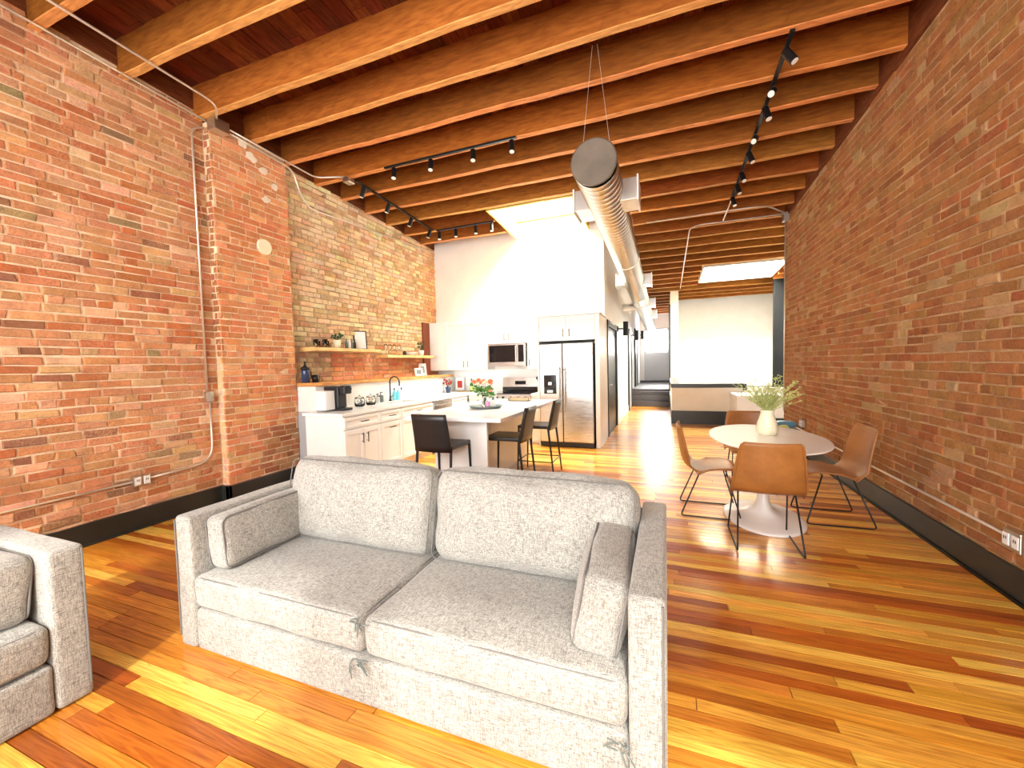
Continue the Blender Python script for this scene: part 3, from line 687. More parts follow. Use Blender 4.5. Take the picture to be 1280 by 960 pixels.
# ------------------------------------------------------------------ sofas
def tlist(h, r, n):
    a = [0, .3, .65, 1]; e = [r*x for x in a]; mid = [r+(2*h-2*r)*i/n for i in range(1, n)]
    return [-h+x for x in e]+[-h+x for x in mid]+[h-x for x in reversed(e)]
def cushion(size, r=.035, crown=(0, 0, 0), n=8, wr=.004, seed=0):
    """rounded box centred at the origin; crown = bulge of the x, y and z faces"""
    h = [q/2 for q in size]; r = min(r, min(h)*.98); ix = [q-r for q in h]
    T = [tlist(h[k], r, n if h[k] > .1 else 3) for k in range(3)]
    rnd = random.Random(seed); ph = [rnd.uniform(0, 6) for _ in range(6)]
    idx = {}; vs = []; fs = []
    def vert(q):
        key = tuple(round(x, 5) for x in q)
        if key in idx: return idx[key]
        cc = [max(-ix[k], min(ix[k], q[k])) for k in range(3)]; dd = Vector([q[k]-cc[k] for k in range(3)])
        p = Vector(cc)+(dd.normalized()*r if dd.length > 1e-6 else Vector((0, 0, 0)))
        b = [1-(min(1, abs(q[k])/h[k]))**2.4 for k in range(3)]
        for k in range(3):
            o1, o2 = (k+1) % 3, (k+2) % 3
            s = max(-1, min(1, q[k]/h[k])); p[k] += crown[k]*s*b[o1]*b[o2]
        w = wr*(math.sin(q[0]*17+ph[0])*math.sin(q[1]*15+ph[1]+q[2]*8)+.6*math.sin(q[2]*27+ph[2]+q[0]*11))
        p += p.normalized()*w
        idx[key] = len(vs); vs.append(p); return idx[key]
    for k in range(3):
        a, b = (k+1) % 3, (k+2) % 3
        for s in (-1, 1):
            for i in range(len(T[a])-1):
                for j in range(len(T[b])-1):
                    quad = []
                    for (p, q) in ((i, j), (i+1, j), (i+1, j+1), (i, j+1)):
                        v = [0, 0, 0]; v[k] = s*h[k]; v[a] = T[a][p]; v[b] = T[b][q]; quad.append(vert(v))
                    fs.append(tuple(quad if s > 0 else quad[::-1]))
    return MB().add(vs, fs)
def piping_loop(size, axis, s, r=.0034, inset=.011, rad=.04):
    h = [q/2 for q in size]; a, b = (axis+1) % 3, (axis+2) % 3; pts = []
    A, B = h[a]-inset, h[b]-inset
    for (ca, cb, st) in ((A-rad, B-rad, 0), (-A+rad, B-rad, 90), (-A+rad, -B+rad, 180), (A-rad, -B+rad, 270)):
        for i in range(5):
            t = R(st+i*22.5); v = [0, 0, 0]; v[axis] = s*(h[axis]-inset); v[a] = ca+rad*math.cos(t); v[b] = cb+rad*math.sin(t); pts.append(v)
    return MB().tube(pts, r, 6, True)
def place(o, loc, rot=(0, 0, 0)): o.location = loc; o.rotation_euler = rot; return o
def make_sofa(name, label, W, D, loc, rz, ncush, full=True):
    """local: x along width 0..W, front at y=0, back at y=D"""
    t = thing(name, loc, rz, label, 'sofa'); AW = .12; H = .70
    def part(nm, size, c, r=.03, crown=(0, 0, 0), rot=(0, 0, 0), pipe=None, n=8, wr=.003):
        o = cushion(size, r, crown, n, wr, random.randint(0, 999)).build(nm, 'fabric', t, smooth=True); place(o, c, rot)
        for (ax, s) in (pipe or []): piping_loop(size, ax, s).build('piping', 'piping', o, smooth=True)
        return o
    for i, x in enumerate((AW/2, W-AW/2)):
        part('arm', (AW, D-.005, H-.005), (x, D/2, (H-.005)/2+.004), .022, pipe=[(0, 1 if i == 0 else -1), ], wr=.0015)
        MB().tube([( x+ (AW/2-.012)*(1 if i else -1), .0, .06), (x+(AW/2-.012)*(1 if i else -1), .0, H-.02)], .004, 6).build('piping', 'piping', t)
    part('back', (W-2*AW, .17, H-.03), (W/2, D-.09, (H-.03)/2+.004), .03)
    part('base', (W-2*AW-.004, D-.2, .215), (W/2, (D-.2)/2+.006, .110), .022, pipe=[(1, -1)], wr=.0015)
    cw = (W-2*AW)/ncush
    for i in range(ncush):
        part('seat_cushion', (cw-.008, D-.23, .17), (AW+cw*(i+.5), (D-.23)/2+.005, .311), .035, (0, .004, .014), pipe=[(2, 1), (2, -1)], n=12, wr=.004)
        part('back_cushion', (cw-.014, .19, .49), (AW+cw*(i+.5), D-.30, .625), .075, (.0, .045, .020), (R(-13), 0, 0), pipe=[(1, -1)], n=12, wr=.009)
    return t
SO = make_sofa('sofa', 'large grey heathered two-cushion sofa in the foreground with torn front seam', 2.42, .96, (-2.42, 1.31, 0), 0, 2)
def tuft(loc, s, n=9):
    rnd = random.Random(int(loc[0]*1000)); mb = MB()
    for i in range(n):
        a = rnd.uniform(0, 2*PI); l = s*rnd.uniform(.5, 1.1); p = Vector((rnd.uniform(-s, s)*.5, 0, rnd.uniform(-s, s)*.4))
        mb.tube([p, p+Vector((math.cos(a)*l*.5, -.008, math.sin(a)*l*.5)), p+Vector((math.cos(a)*l, -.004, math.sin(a)*l-s*.3))], .003, 5)
    o = mb.build('torn_threads', 'slate', SO); o.location = loc
for q in ((1.215, -.010, .385, .045), (1.19, -.012, .205, .055), (2.27, -.012, .185, .05)): tuft(q[:3], q[3])
def pillow(name, size, loc, rot, label, crown, pipes, parent_tag):
    o = thing(name, loc, 0, label, 'cushion', parent_tag); o.rotation_euler = rot
    c = cushion(size, .04, crown, 10, .006, random.randint(0, 999)).build('cover', 'fabric', o, smooth=True)
    for ax, s in pipes: piping_loop(size, ax, s, .0045, .008, .04).build('piping', 'piping', c, smooth=True)
    return o
pillow('arm_cushion', (.14, .60, .28), (-2.222, 1.68, .545), (0, R(-6), R(1.5)), 'grey box cushion leaning on the left arm of the large sofa', (.022, 0, .008), [(0, 1), (0, -1)], 'arm cushions of the large sofa')
pillow('arm_cushion', (.17, .52, .29), (-.235, 1.65, .55), (R(2), R(10), R(3)), 'grey box cushion leaning on the right arm of the large sofa', (.028, .01, .012), [(0, 1), (0, -1)], 'arm cushions of the large sofa')
S2 = make_sofa('sofa', 'second grey sofa cut off by the left edge of the picture', 1.75, 1.05, (-2.44, -.775, 0), R(90), 1)
pillow('arm_cushion', (.14, .6, .28), (-2.84, .775, .545), (0, R(6), R(90)), 'grey box cushion against the arm of the left sofa', (.022, 0, .008), [(0, 1), (0, -1)], None)

# ------------------------------------------------------------------ dining set
t = thing('dining_table', (.825, 4.13, 0), 0, 'white oval pedestal dining table near the right brick wall', 'table')
MB().lathe([(0, .722), (.55, .724), (.9, .735), (.985, .745), (1, .752), (.99, .758), (0, .758)], n=72, sx=.45, sy=.735).build('tabletop', 'gloss_white', t, smooth=False)
MB().lathe([(0, 0), (1, 0), (1.0, .010), (.93, .020), (.72, .035), (.45, .055), (.25, .09), (.165, .15), (.125, .25), (.11, .38), (.12, .5), (.16, .6), (.25, .68), (.34, .722), (0, .724)], (0, .08, 0), n=48, sx=.32, sy=.46).build('pedestal', 'gloss_white', t, smooth=True)
def make_chair(label):
    t = thing('dining_chair', (0, 0, 0), 0, label, 'chair', 'tan leather dining chairs around the white table')
    prof = [(.235, .438, .205, .0), (.20, .452, .215, .004), (.12, .452, .225, .012), (.0, .442, .235, .016), (-.10, .434, .240, .024), (-.165, .438, .242, .034), (-.208, .466, .242, .045), (-.230, .53, .238, .055), (-.243, .60, .230, .052), (-.257, .69, .218, .045), (-.268, .77, .206, .036), (-.275, .815, .194, .028), (-.277, .832, .175, .024)]
    n = 13; vs = []; fs = []; P = len(prof)
    for k, (y, z, hw, lift) in enumerate(prof):
        y0, z0, _, _ = prof[max(0, k-1)]; y1, z1, _, _ = prof[min(P-1, k+1)]
        tn = Vector((0, y1-y0, z1-z0)).normalized(); nr = Vector((0, -tn.z, tn.y)) 
        nr = nr if nr.z > 0 or nr.y > 0 else -nr
        if k < 4 and nr.z < 0: nr = -nr
        if k >= 5 and nr.y < 0: nr = -nr
        for i in range(n):
            s = -1+2*i/(n-1); x = hw*s; q = Vector((x, y, z))+nr*(lift*abs(s)**2.2); vs.append(q)
    for k in range(P-1):
        for i in range(n-1): fs.append((k*n+i, k*n+i+1, (k+1)*n+i+1, (k+1)*n+i))
    sh = MB().add(vs, fs).build('shell', 'leather', t, smooth=True)
    so = sh.modifiers.new('thickness', 'SOLIDIFY'); so.thickness = .018; so.offset = 0
    sb = sh.modifiers.new('sub', 'SUBSURF'); sb.levels = 1; sb.render_levels = 1
    edge = [vs[k*n] for k in range(P)]+[vs[(P-1)*n+i] for i in range(1, n)]+[vs[k*n+n-1] for k in range(P-2, -1, -1)]+[vs[i] for i in range(n-2, 0, -1)]
    MB().tube(edge, .0075, 6, True).build('piping', 'leather', sh, smooth=True)
    for sx in (-1, 1):
        x = sx*.19; xf = sx*.215
        MB().tube(fillet([(x, -.08, .432), (xf, -.25, .008), (xf, .25, .008), (x, .13, .437)], .035), .0065, 8).build('leg_frame', 'black', t, smooth=True)
    MB().tube([(-.17, -.08, .430), (.17, -.08, .430)], .0065).build('crossbar', 'black', t); MB().tube([(-.17, .13, .435), (.17, .13, .435)], .0065).build('crossbar', 'black', t)
    return t
c1 = make_chair('tan leather dining chair nearest the camera, seen from behind, covering the table pedestal'); c1.location = (.715, 3.625, 0)
for loc, rz, lab in (((.375, 4.24, 0), -90, 'tan leather dining chair left of the white table, in side view'), ((1.38, 4.35, 0), 92, 'tan leather dining chair right of the table, beside the brick wall'), ((.88, 5.14, 0), 180, 'tan leather dining chair at the far end of the table, mostly hidden')):
    q = dup(c1); q.location = loc; q.rotation_euler.z = R(rz); q['label'] = lab
# vase with sprigs
t = thing('flower_vase', (.86, 4.24, .758), 0, 'cream pitcher vase of wispy pale green sprigs on the dining table', 'vase')
MB().lathe([(.0, 0), (.062, 0), (.078, .01), (.086, .05), (.080, .10), (.062, .155), (.052, .19), (.054, .215), (.060, .225), (.052, .224), (.046, .21), (.05, .18), (0, .17)], n=28).build('vase', 'ceramic', t, smooth=True)
rnd = random.Random(3); stm = MB(); lf = MB()
for i in range(64):
    a = rnd.uniform(0, 2*PI); sp = rnd.uniform(.04, .30); h = rnd.uniform(.18, .38)*(1-sp*.8); pts = []
    for k in range(6):
        u = k/5; pts.append(Vector((math.cos(a)*(.01+sp*u**1.4), math.sin(a)*(.01+sp*u**1.4), .19+h*u)))
    stm.tube(pts, .0016, 4)
    for k in range(26):
        u = rnd.uniform(.25, 1); j = min(4, int(u*5)); p = pts[j].lerp(pts[j+1], u*5-j)
        d = Vector((rnd.uniform(-1, 1), rnd.uniform(-1, 1), rnd.uniform(-.1, 1))).normalized(); l = rnd.uniform(.016, .03); w = d.orthogonal().normalized()*.006
        b = d.cross(w).normalized()*.002
        lf.add([p, p+d*l*.5+w+b, p+d*l, p+d*l*.5-w+b], [(0, 1, 2, 3)])
stm.build('stem', 'leaf_pale', t); tag(lf.build('leaves', 'leaf_pale', t), kind='stuff')

# ------------------------------------------------------------------ duct
DX = -.54
def dz(y): return 3.08-.028*(y-3.4)
t = thing('spiral_duct', (DX, 3.4, dz(3.4)), 0, 'long round galvanised spiral air duct hung below the joists', 'duct')
def dl(y, dx=0, dzz=0): return (dx, y-3.4, dz(y)+dzz-dz(3.4))
n = 40; vs = []; fs = []; yy = []; y = 3.4
prof = []
while y < 16.6: prof += [(y, .18), (y+.07, .18), (y+.074, .1845), (y+.084, .1845), (y+.088, .18)]; y += .09 if y < 9 else .27
for (y, r) in prof:
    for j in range(n):
        a = 2*PI*j/n; yo = y+.09*j/n     # helical seam
        c = dl(yo); vs.append((c[0]+r*math.cos(a), c[1], c[2]+r*math.sin(a)))
for i in range(len(prof)-1):
    for j in range(n-1): fs.append((i*n+j, i*n+j+1, (i+1)*n+j+1, (i+1)*n+j))
    if i+5 < len(prof): fs.append((i*n+n-1, (i+5)*n, (i+6)*n, (i+1)*n+n-1) if i+6 < len(prof) else (i*n+n-1, (i+5)*n, (i+1)*n+n-1))
MB().add(vs, fs).build('pipe', 'galv', t, smooth=True)
ec = MB().lathe([(0, 0), (.178, 0), (.188, .006), (.188, .03)], n=40).build('end_cap', 'cap', t)
ec.rotation_euler = (R(-90), 0, 0); ec.location = (0, -.012, 0)
for y in (3.55, 7.0, 11.5):
    for sx in (-1, 1): MB().tube([dl(y, sx*.12, .14), dl(y, sx*.02, zc(y)-dz(y)+.02)], .0018, 4).build('hanger_wire', 'conduit', t)
for y in (6.3, 10.2, 13.2): MB().cyl(dl(y-.03), dl(y+.03), .19, 40).build('joint_band', 'galv', t, smooth=False)
for (y, sx, s) in ((4.15, 1, .32), (4.25, -1, .34), (8.0, 1, .3), (7.9, -1, .3), (10.6, 1, .28), (12.6, 1, .26)):
    b = MB().box(*(sorted((sx*.12, sx*.30))), y-3.4-s/2, y-3.4+s/2, dz(y)-dz(3.4)-.10, dz(y)-dz(3.4)+.10).build('vent_box', 'galv', t, bevel=.004)
    MB().box(*(sorted((sx*.30, sx*.315))), y-3.4-s/2-.015, y-3.4+s/2+.015, dz(y)-dz(3.4)-.115, dz(y)-dz(3.4)+.115).build('vent_flange', 'cab', b)
tag(MB().cyl((XH, 11.0, 2.86), (-.74, 11.0, 2.86), .075, 20).build('branch_duct', 'galv'), 'short round branch duct between the spiral duct and the hall wall', 'duct')

# ------------------------------------------------------------------ track lights
def spot(parent, p, d, r=.032, l=.11, lit=False):
    p, d = Vector(p), Vector(d).normalized()
    MB_ = MB().cyl(p, p+Vector((0, 0, -.06)), .007, 6).cyl(p+Vector((0, 0, -.05))-d*.03, p+Vector((0, 0, -.05))+d*l, r, 14)
    o = MB_.build('spotlight', 'black', parent); q = p+Vector((0, 0, -.05))+d*(l+.002)
    MB().cyl(q-d*.004, q, r*.86, 14).build('lens', 'lamp' if lit else 'lens', o)
def track(a, b, label, heads, dirs, grp=None):
    a, b = Vector(a), Vector(b); t = thing('track_light', a, 0, label, 'light', grp); d = b-a; L_ = d.length; u = d.normalized(); s = Vector((-u.y, u.x, 0))*.017
    vs = []
    for p in (Vector((0, 0, 0)), d):
        for q, h in ((-s, 0), (s, 0), (s, .022), (-s, .022)): vs.append(p+q+Vector((0, 0, h-.012)))
    MB().add(vs, [(0,3,2,1),(4,5,6,7),(0,1,5,4),(1,2,6,5),(2,3,7,6),(3,0,4,7)]).build('rail', 'black', t)
    for f, dd in zip(heads, dirs): spot(t, d*f+Vector((0, 0, -.012)), dd)
dn = (.15, -.25, -1)
track((-3.95, 4.55, zc(4.55)-.02), (-3.95, 6.5, zc(6.5)-.02), 'black track light running along the left brick wall above the counter', (.08, .36, .66, .95), [(-.3, -.2, -1)]*4)
track((-3.38, 4.44, zc(4.44)-.02), (-1.57, 4.44, zc(4.44)-.02), 'black track light under a ceiling joist above the island', (.08, .38, .70, .97), [(.1, -.3, -1)]*4)
track((-3.90, 6.56, zc(6.53)-.02), (-2.76, 6.53, zc(6.53)-.02), 'black track light beside the kitchen skylight', (.05, .35, .70, .97), [(.1, -.2, -1)]*4)
track((.955, 3.93, zc(3.93)-.02), (.955, 7.1, zc(7.1)-.02), 'long black track light over the dining table', (.05, .20, .29, .45, .56, .72, .83, .96), [(.5, -.3, -1), (-.3, -.8, -.6), (.2, -.3, -1), (-.3, -.8, -.6), (.3, -.3, -1), (.2, -.5, -1), (.2, -.3, -1), (.2, -.3, -1)])
# wall sconces in the hall
for i, (y, z) in enumerate(((9.75, 2.22), (13.7, 2.3), (16.9, 2.5))):
    t = thing('wall_sconce', (XH, y, z), 0, ['black up-down wall sconce nearest, beside the first dark hall door', 'black up-down wall sconce in the middle of the hall wall', 'black up-down wall sconce farthest down the hall'][i], 'light', 'hall wall sconces')
    MB().box(0, .02, -.05, .05, -.06, .06).box(.02, .14, -.015, .015, -.015, .015).build('bracket', 'black', t)
    MB().cyl((.19, 0, -.16), (.19, 0, .16), .06, 16).build('shade', 'black', t)
# ------------------------------------------------------------------ conduits
def conduit(pts, label, r=.0105, fil=.12, nm='conduit'):
    return tag(MB().tube(fillet(pts, fil), r, 8).build(nm, 'conduit', smooth=True), label, 'pipe')
def ebox(loc, size, label, outlet=False, face='x'):
    t = thing('outlet_box' if outlet else 'junction_box', loc, 0, label, 'outlet' if outlet else 'box')
    w, h, d = size
    (MB().box(0, d, -w/2, w/2, -h/2, h/2) if face == 'x' else MB().box(-d, 0, -w/2, w/2, -h/2, h/2)).build('body', 'galv', t, bevel=.006)
    if outlet:
        s = 1 if face == 'x' else -1
        for dy in (-.035, .035):
            f = MB().box(*sorted((s*d, s*(d+.005))), dy-.024, dy+.024, -.036, .036).build('socket', 'plastic_white', t, bevel=.003)
            MB().box(*sorted((s*(d+.004), s*(d+.007))), dy-.009, dy-.005, -.002, .016).box(*sorted((s*(d+.004), s*(d+.007))), dy+.005, dy+.009, -.002, .016).build('slot', 'black', f)
    return t
CXL = XL+.028
conduit([(CXL, 3.0, 4.05), (CXL, 2.88, 3.98), (CXL, 2.88, 1.25)], 'vertical metal conduit on the left brick wall above the switch box')
conduit([(CXL, 2.90, 1.12), (CXL, 2.90, .475), (CXL, 2.30, .455)], 'metal conduit bending down and left from the switch box to the outlet', fil=.2)
conduit([(CXL, 2.19, .45), (CXL, -.2, .43)], 'low horizontal metal conduit left of the outlet on the brick wall')
ebox((XL+.012, 2.89, 1.185), (.075, .11, .05), 'small grey metal switch box on the left wall conduit')
ebox((XL+.012, 2.245, .455), (.13, .10, .05), 'grey metal double outlet box low on the left brick wall', True)
zj = 4.1
conduit([(-4.50, -.5, zc(-.5)-.03), (-4.50, 3.0, zc(3.0)-.03)], 'metal conduit running under the joists along the left wall to the corner box')
conduit([(-4.13, -.5, zc(-.5)-.03), (-4.13, 2.84, zc(2.84)-.03), (-4.35, 2.98, zc(3)-.03)], 'second metal conduit under the joists, farther from the wall', fil=.15)
ebox((-4.49, 3.05, zc(3.05)-.06), (.16, .12, .12), 'tan metal junction box in the ceiling corner above the pilaster')
conduit([(-4.475, 3.12, zc(3.1)-.035), (-4.475, 4.0, zc(4.0)-.04), (-4.475, 4.12, 3.72), (-4.575, 4.35, 3.66), (-4.575, 7.58, 3.85)], 'metal conduit dropping off the ceiling pair and running along the kitchen brick wall', fil=.1)
conduit([(-4.44, 3.12, zc(3.1)-.02), (-4.40, 4.3, zc(4.3)-.02), (-4.02, 4.42, zc(4.42)-.02)], 'metal conduit along the left ceiling edge feeding the track light', fil=.1)
ebox((-4.03, 4.45, zc(4.45)-.07), (.12, .06, .1), 'metal junction box at the near end of the left track light')
CXR = XR-.024
conduit([(CXR, 7.9, .36), (CXR, 3.26, .36)], 'low horizontal metal conduit along the right brick wall')
ebox((XR-.012, 3.17, .36), (.13, .12, .05), 'metal outlet box low on the right brick wall at the picture edge', True, 'r')
ebox((XR-.012, 7.1, .47), (.1, .1, .05), 'small metal outlet box on the right wall behind the dining table', True, 'r')
yq = 8.1
conduit([(.955, 7.1, zc(7.1)-.03), (.94, 7.95, zc(7.95)-.03)], 'short metal conduit from the dining track light to the cross conduit')
conduit([(.42, 13.2, zc(13.2)-.03), (.42, 8.02, zc(8.0)-.03), (1.86, 8.02, zc(8.0)-.03)], 'metal conduit crossing under the joists and turning down the room', fil=.25)
conduit([(-.3, 7.6, zc(7.6)-.02), (1.5, 7.55, zc(7.6)-.02), (1.86, 7.98, zc(8)-.03)], 'second metal conduit crossing to the corner box on the right', fil=.2)
ebox((XR-.01, 8.05, zc(8)-.08), (.14, .14, .08), 'metal junction box in the ceiling corner at the end of the right brick wall', face='r')
conduit([(XR-.03, 8.15, zc(8)-.15), (XR-.03, 8.15, .55)], 'vertical metal conduit at the end corner of the right brick wall')

# ------------------------------------------------------------------ shelves and small things
def slab_shelf(y0, y1, z, label):
    vs = []; fs = []; n = 14; rnd = random.Random(int(z*100))
    for i in range(n+1):
        y = y0+(y1-y0)*i/n; xf = -4.36+rnd.uniform(-.008, .008)
        vs += [(XL+.015, y, z-.025), (XL+.015, y, z+.025), (xf, y, z+.025), (xf+.01, y, z-.022)]
    for i in range(n):
        for j in range(4): fs.append((i*4+j, i*4+(j+1) % 4, (i+1)*4+(j+1) % 4, (i+1)*4+j))
    fs += [(0, 1, 2, 3), (n*4+3, n*4+2, n*4+1, n*4)]
    tag(MB().add(vs, fs, (.85, .58, .25)).build('floating_shelf', 'shelfwood', bevel=.003), label, 'shelf')
slab_shelf(4.10, 5.45, 1.72, 'live-edge wooden floating shelf nearer the camera, on the brick wall above the coffee machine')
slab_shelf(5.62, 7.05, 1.64, 'live-edge wooden floating shelf nearer the wall cabinets, above the sink')
def lathe_thing(nm, loc, prof, mt, label, cat, grp=None, n=18, part='body'):
    t = thing(nm, loc, 0, label, cat, grp); MB().lathe(prof, n=n).build(part, mt, t, smooth=True); return t
def glass(loc, h, r, label, grp):
    return lathe_thing('drinking_glass', loc, [(0, 0), (r*.8, 0), (r, h), (r*.92, h), (r*.72, .01), (0, .01)], 'glass', label, 'glass', grp, 14)
ZS1, ZS2, ZL, ZK = 1.745, 1.665, 1.275, .912
for i, (y, s) in enumerate(((4.22, .11), (4.30, .09), (4.38, .12), (4.46, .10))):
    glass((-4.45-.05*(i % 2), y, ZS1), s, .035, ['short clear drinking glass at the near end of the nearer shelf', 'small clear glass second from the near end of the shelf', 'taller clear glass third from the near end of the shelf', 'clear drinking glass beside the potted plant on the shelf'][i], 'glasses on the nearer shelf')
def plant(loc, pot_r, pot_h, potm, leafm, label, n=26, sp=.09, h=.12, nm='potted_plant', cat='plant', blob=None, seed=1):
    t = thing(nm, loc, 0, label, cat); MB().lathe([(0, 0), (pot_r*.75, 0), (pot_r, pot_h), (pot_r*.88, pot_h), (pot_r*.8, pot_h*.85), (0, pot_h*.85)], n=18).build('pot', potm, t, smooth=True)
    rnd = random.Random(seed); lf = MB(); fl = MB()
    for i in range(n):
        a = rnd.uniform(0, 2*PI); r_ = sp*rnd.uniform(.2, 1); p0 = Vector((0, 0, pot_h*.85)); p1 = Vector((math.cos(a)*r_, math.sin(a)*r_, pot_h+h*rnd.uniform(.3, 1)))
        lf.tube([p0, p0.lerp(p1, .5)+Vector((0, 0, .01)), p1], .0015, 4)
        d = (p1-p0).normalized(); w = d.cross(Vector((rnd.uniform(-1, 1), rnd.uniform(-1, 1), .2))).normalized(); l = .04*rnd.uniform(.7, 1.2)
        lf.add([p1, p1+d*l*.5+w*.014, p1+d*l, p1+d*l*.5-w*.014], [(0, 1, 2, 3)])
        if blob and i % 2 == 0:
            c = p1+d*.02; s = blob[1]*rnd.uniform(.7, 1.2)
            for k in range(7):
                v = Vector((rnd.uniform(-1, 1), rnd.uniform(-1, 1), rnd.uniform(-.2, 1))).normalized(); w = v.orthogonal().normalized()*s*.5; b = v.cross(w)
                fl.add([c, c+v*s*.6+w, c+v*s*1.1, c+v*s*.6-w], [(0, 1, 2, 3)]); fl.add([c, c+v*s*.6+b, c+v*s*1.0, c+v*s*.6-b], [(0, 1, 2, 3)])
    tag(lf.build('leaves', leafm, t), kind='stuff')
    if fl.v: tag(fl.build('petals', blob[0], t), kind='stuff')
    return t
plant((-4.47, 4.62, ZS1), .06, .12, 'ceramic', 'leaf_dark', 'dark leafy plant in a pale pot on the nearer shelf', 30, .07, .07)
for i, y in enumerate((4.82, 4.88, 4.93, 4.99)):
    t = thing('bottle', (-4.48, y, ZS1), 0, ['slim dark bottle left of the framed print, leftmost of the row', 'slim grey bottle, second in the row left of the framed print', 'slim dark bottle, third in the row left of the framed print', 'slim dark bottle touching the framed print'][i], 'bottle', 'bottles on the nearer shelf')
    MB().lathe([(0, 0), (.022, 0), (.022, .09), (.010, .115), (.010, .15), (0, .15)], n=12).build('body', ['slate', 'plastic_white', 'slate', 'blackplastic'][i], t, smooth=True)
def frame(loc, w, h, tilt, rz, label, fm='white', pm='paper'):
    t = thing('picture_frame', loc, rz, label, 'picture frame'); f = .014
    o = MB()
    for q in ((-w/2, -w/2+f, 0, h), (w/2-f, w/2, 0, h), (-w/2, w/2, 0, f), (-w/2, w/2, h-f, h)): o.box(-.008, .008, q[0], q[1], q[2], q[3])
    a = o.build('frame', fm, t); b = MB().box(-.006, .002, -w/2+f, w/2-f, f, h-f).build('mat_board', 'paper', t); a.rotation_euler = b.rotation_euler = (0, tilt, 0)
    if pm != 'paper': MB().box(.002, .004, -w*.28, w*.28, h*.22, h*.78).build('print', pm, b)
frame((-4.53, 5.18, ZS1), .20, .30, R(-8), R(-35), 'blank white framed print leaning on the brick wall on the nearer shelf', 'black')
# farther shelf
plant((-4.46, 6.78, ZS2), .05, .10, 'plastic_white', 'leaf_dark', 'small plant in a white pot at the far end of the farther shelf', 26, .07, .16)
t = thing('serving_bowl', (-4.47, 6.45, ZS2), 0, 'low white bowl in the middle of the farther shelf', 'bowl'); MB().lathe([(0, 0), (.05, 0), (.10, .05), (.10, .055), (.09, .055), (.045, .012), (0, .012)], n=24).build('body', 'plastic_white', t, smooth=True)
for i, y in enumerate((5.72, 5.83, 5.95, 6.08)):
    t = thing('wine_glass', (-4.47, y, ZS2), 0, ['stemmed clear glass at the near end of the farther shelf', 'stemmed clear glass, second on the farther shelf', 'stemmed clear glass, third on the farther shelf', 'stemmed clear glass next to the dark jar on the farther shelf'][i], 'glass', 'wine glasses on the farther shelf')
    MB().lathe([(0, 0), (.033, 0), (.004, .006), (.004, .08), (.03, .11), (.034, .14), (.028, .18), (.026, .18), (.03, .14), (.026, .115), (0, .085)], n=14).build('body', 'glass', t, smooth=True)
lathe_thing('jar', (-4.45, 6.22, ZS2), [(0, 0), (.03, 0), (.034, .05), (.02, .075), (0, .075)], 'blackplastic', 'small dark jar between the stemmed glasses and the bowl', 'jar')
# ledge items
t = thing('coffee_grinder', (-4.40, 3.98, ZL), 0, 'tall dark coffee press at the near end of the wood ledge', 'coffee press')
MB().lathe([(0, 0), (.05, 0), (.05, .16), (.046, .17), (0, .17)], n=18).build('body', 'navy', t, smooth=True); MB().lathe([(.052, 0), (.052, .03), (.02, .05), (.01, .09), (.018, .1), (0, .115)], (0, 0, .17), 18).build('lid', 'black', t, smooth=True)
MB().tube(fillet([(.0, .05, .04), (0, .09, .05), (0, .09, .14), (0, .05, .15)], .03), .007).build('handle', 'black', t)
t = thing('mug', (-4.38, 4.12, ZL), 0, 'black mug on the wood ledge beside the coffee press', 'mug'); MB().lathe([(0, 0), (.042, 0), (.045, .10), (.040, .10), (.038, .01), (0, .01)], n=18).build('body', 'black', t, smooth=True)
MB().tube(fillet([(0, .043, .02), (0, .075, .03), (0, .075, .075), (0, .043, .085)], .02), .005).build('handle', 'black', t)
frame((-4.42, 6.62, ZL), .17, .15, R(-10), R(-25), 'small white picture frame in front on the ledge near the corner', 'plastic_white', 'photo')
frame((-4.46, 6.82, ZL), .15, .24, R(-10), R(-30), 'taller white picture frame behind the small one on the ledge', 'plastic_white', 'photo')
# counter items
t = thing('coffee_maker', (-4.0, 4.03, ZK), 0, 'black pod coffee maker on the counter end, white water tank behind it', 'coffee maker')
MB().box(-.14, .10, -.02, .13, .03, .31).build('body', 'blackplastic', t, bevel=.015); MB().box(-.14, .19, -.03, .13, 0, .03).build('base', 'blackplastic', t, bevel=.005)
MB().box(.10, .19, -.0, .13, .21, .32).build('brew_head', 'blackplastic', t, bevel=.015)
MB().box(-.13, .06, -.19, -.03, .02, .26).build('water_tank', 'plastic_white', t, bevel=.01); MB().tube(fillet([(.15, .02, .30), (.22, .05, .31), (.21, .10, .27)], .03), .008).build('lever', 'black', t)
for i, (y, sm) in enumerate(((4.55, 'slate'), (4.78, 'wicker'))):
    t = thing('glass_jar', (-4.04, y, ZK), 0, ['clear glass canister of dark capsules beside the coffee maker', 'clear glass canister of pale sachets, second from the coffee maker'][i], 'jar', 'glass canisters on the sink counter')
    MB().lathe([(0, 0), (.065, 0), (.07, .02), (.07, .10), (.06, .12), (.055, .12), (.065, .10), (.065, .02), (0, .008)], n=20).build('body', 'glass', t, smooth=True)
    MB().lathe([(.062, 0), (.062, .01), (.01, .02), (.012, .035), (0, .04)], (0, 0, .121), 18).build('lid', 'glass', t, smooth=True)
    rnd = random.Random(i); q = MB()
    for k in range(12): q.obox((rnd.uniform(-.035, .035), rnd.uniform(-.035, .035), .02+.006*k), (.025, .018, .012), rnd.uniform(0, 3))
    tag(q.build('contents', sm, t), kind='stuff')
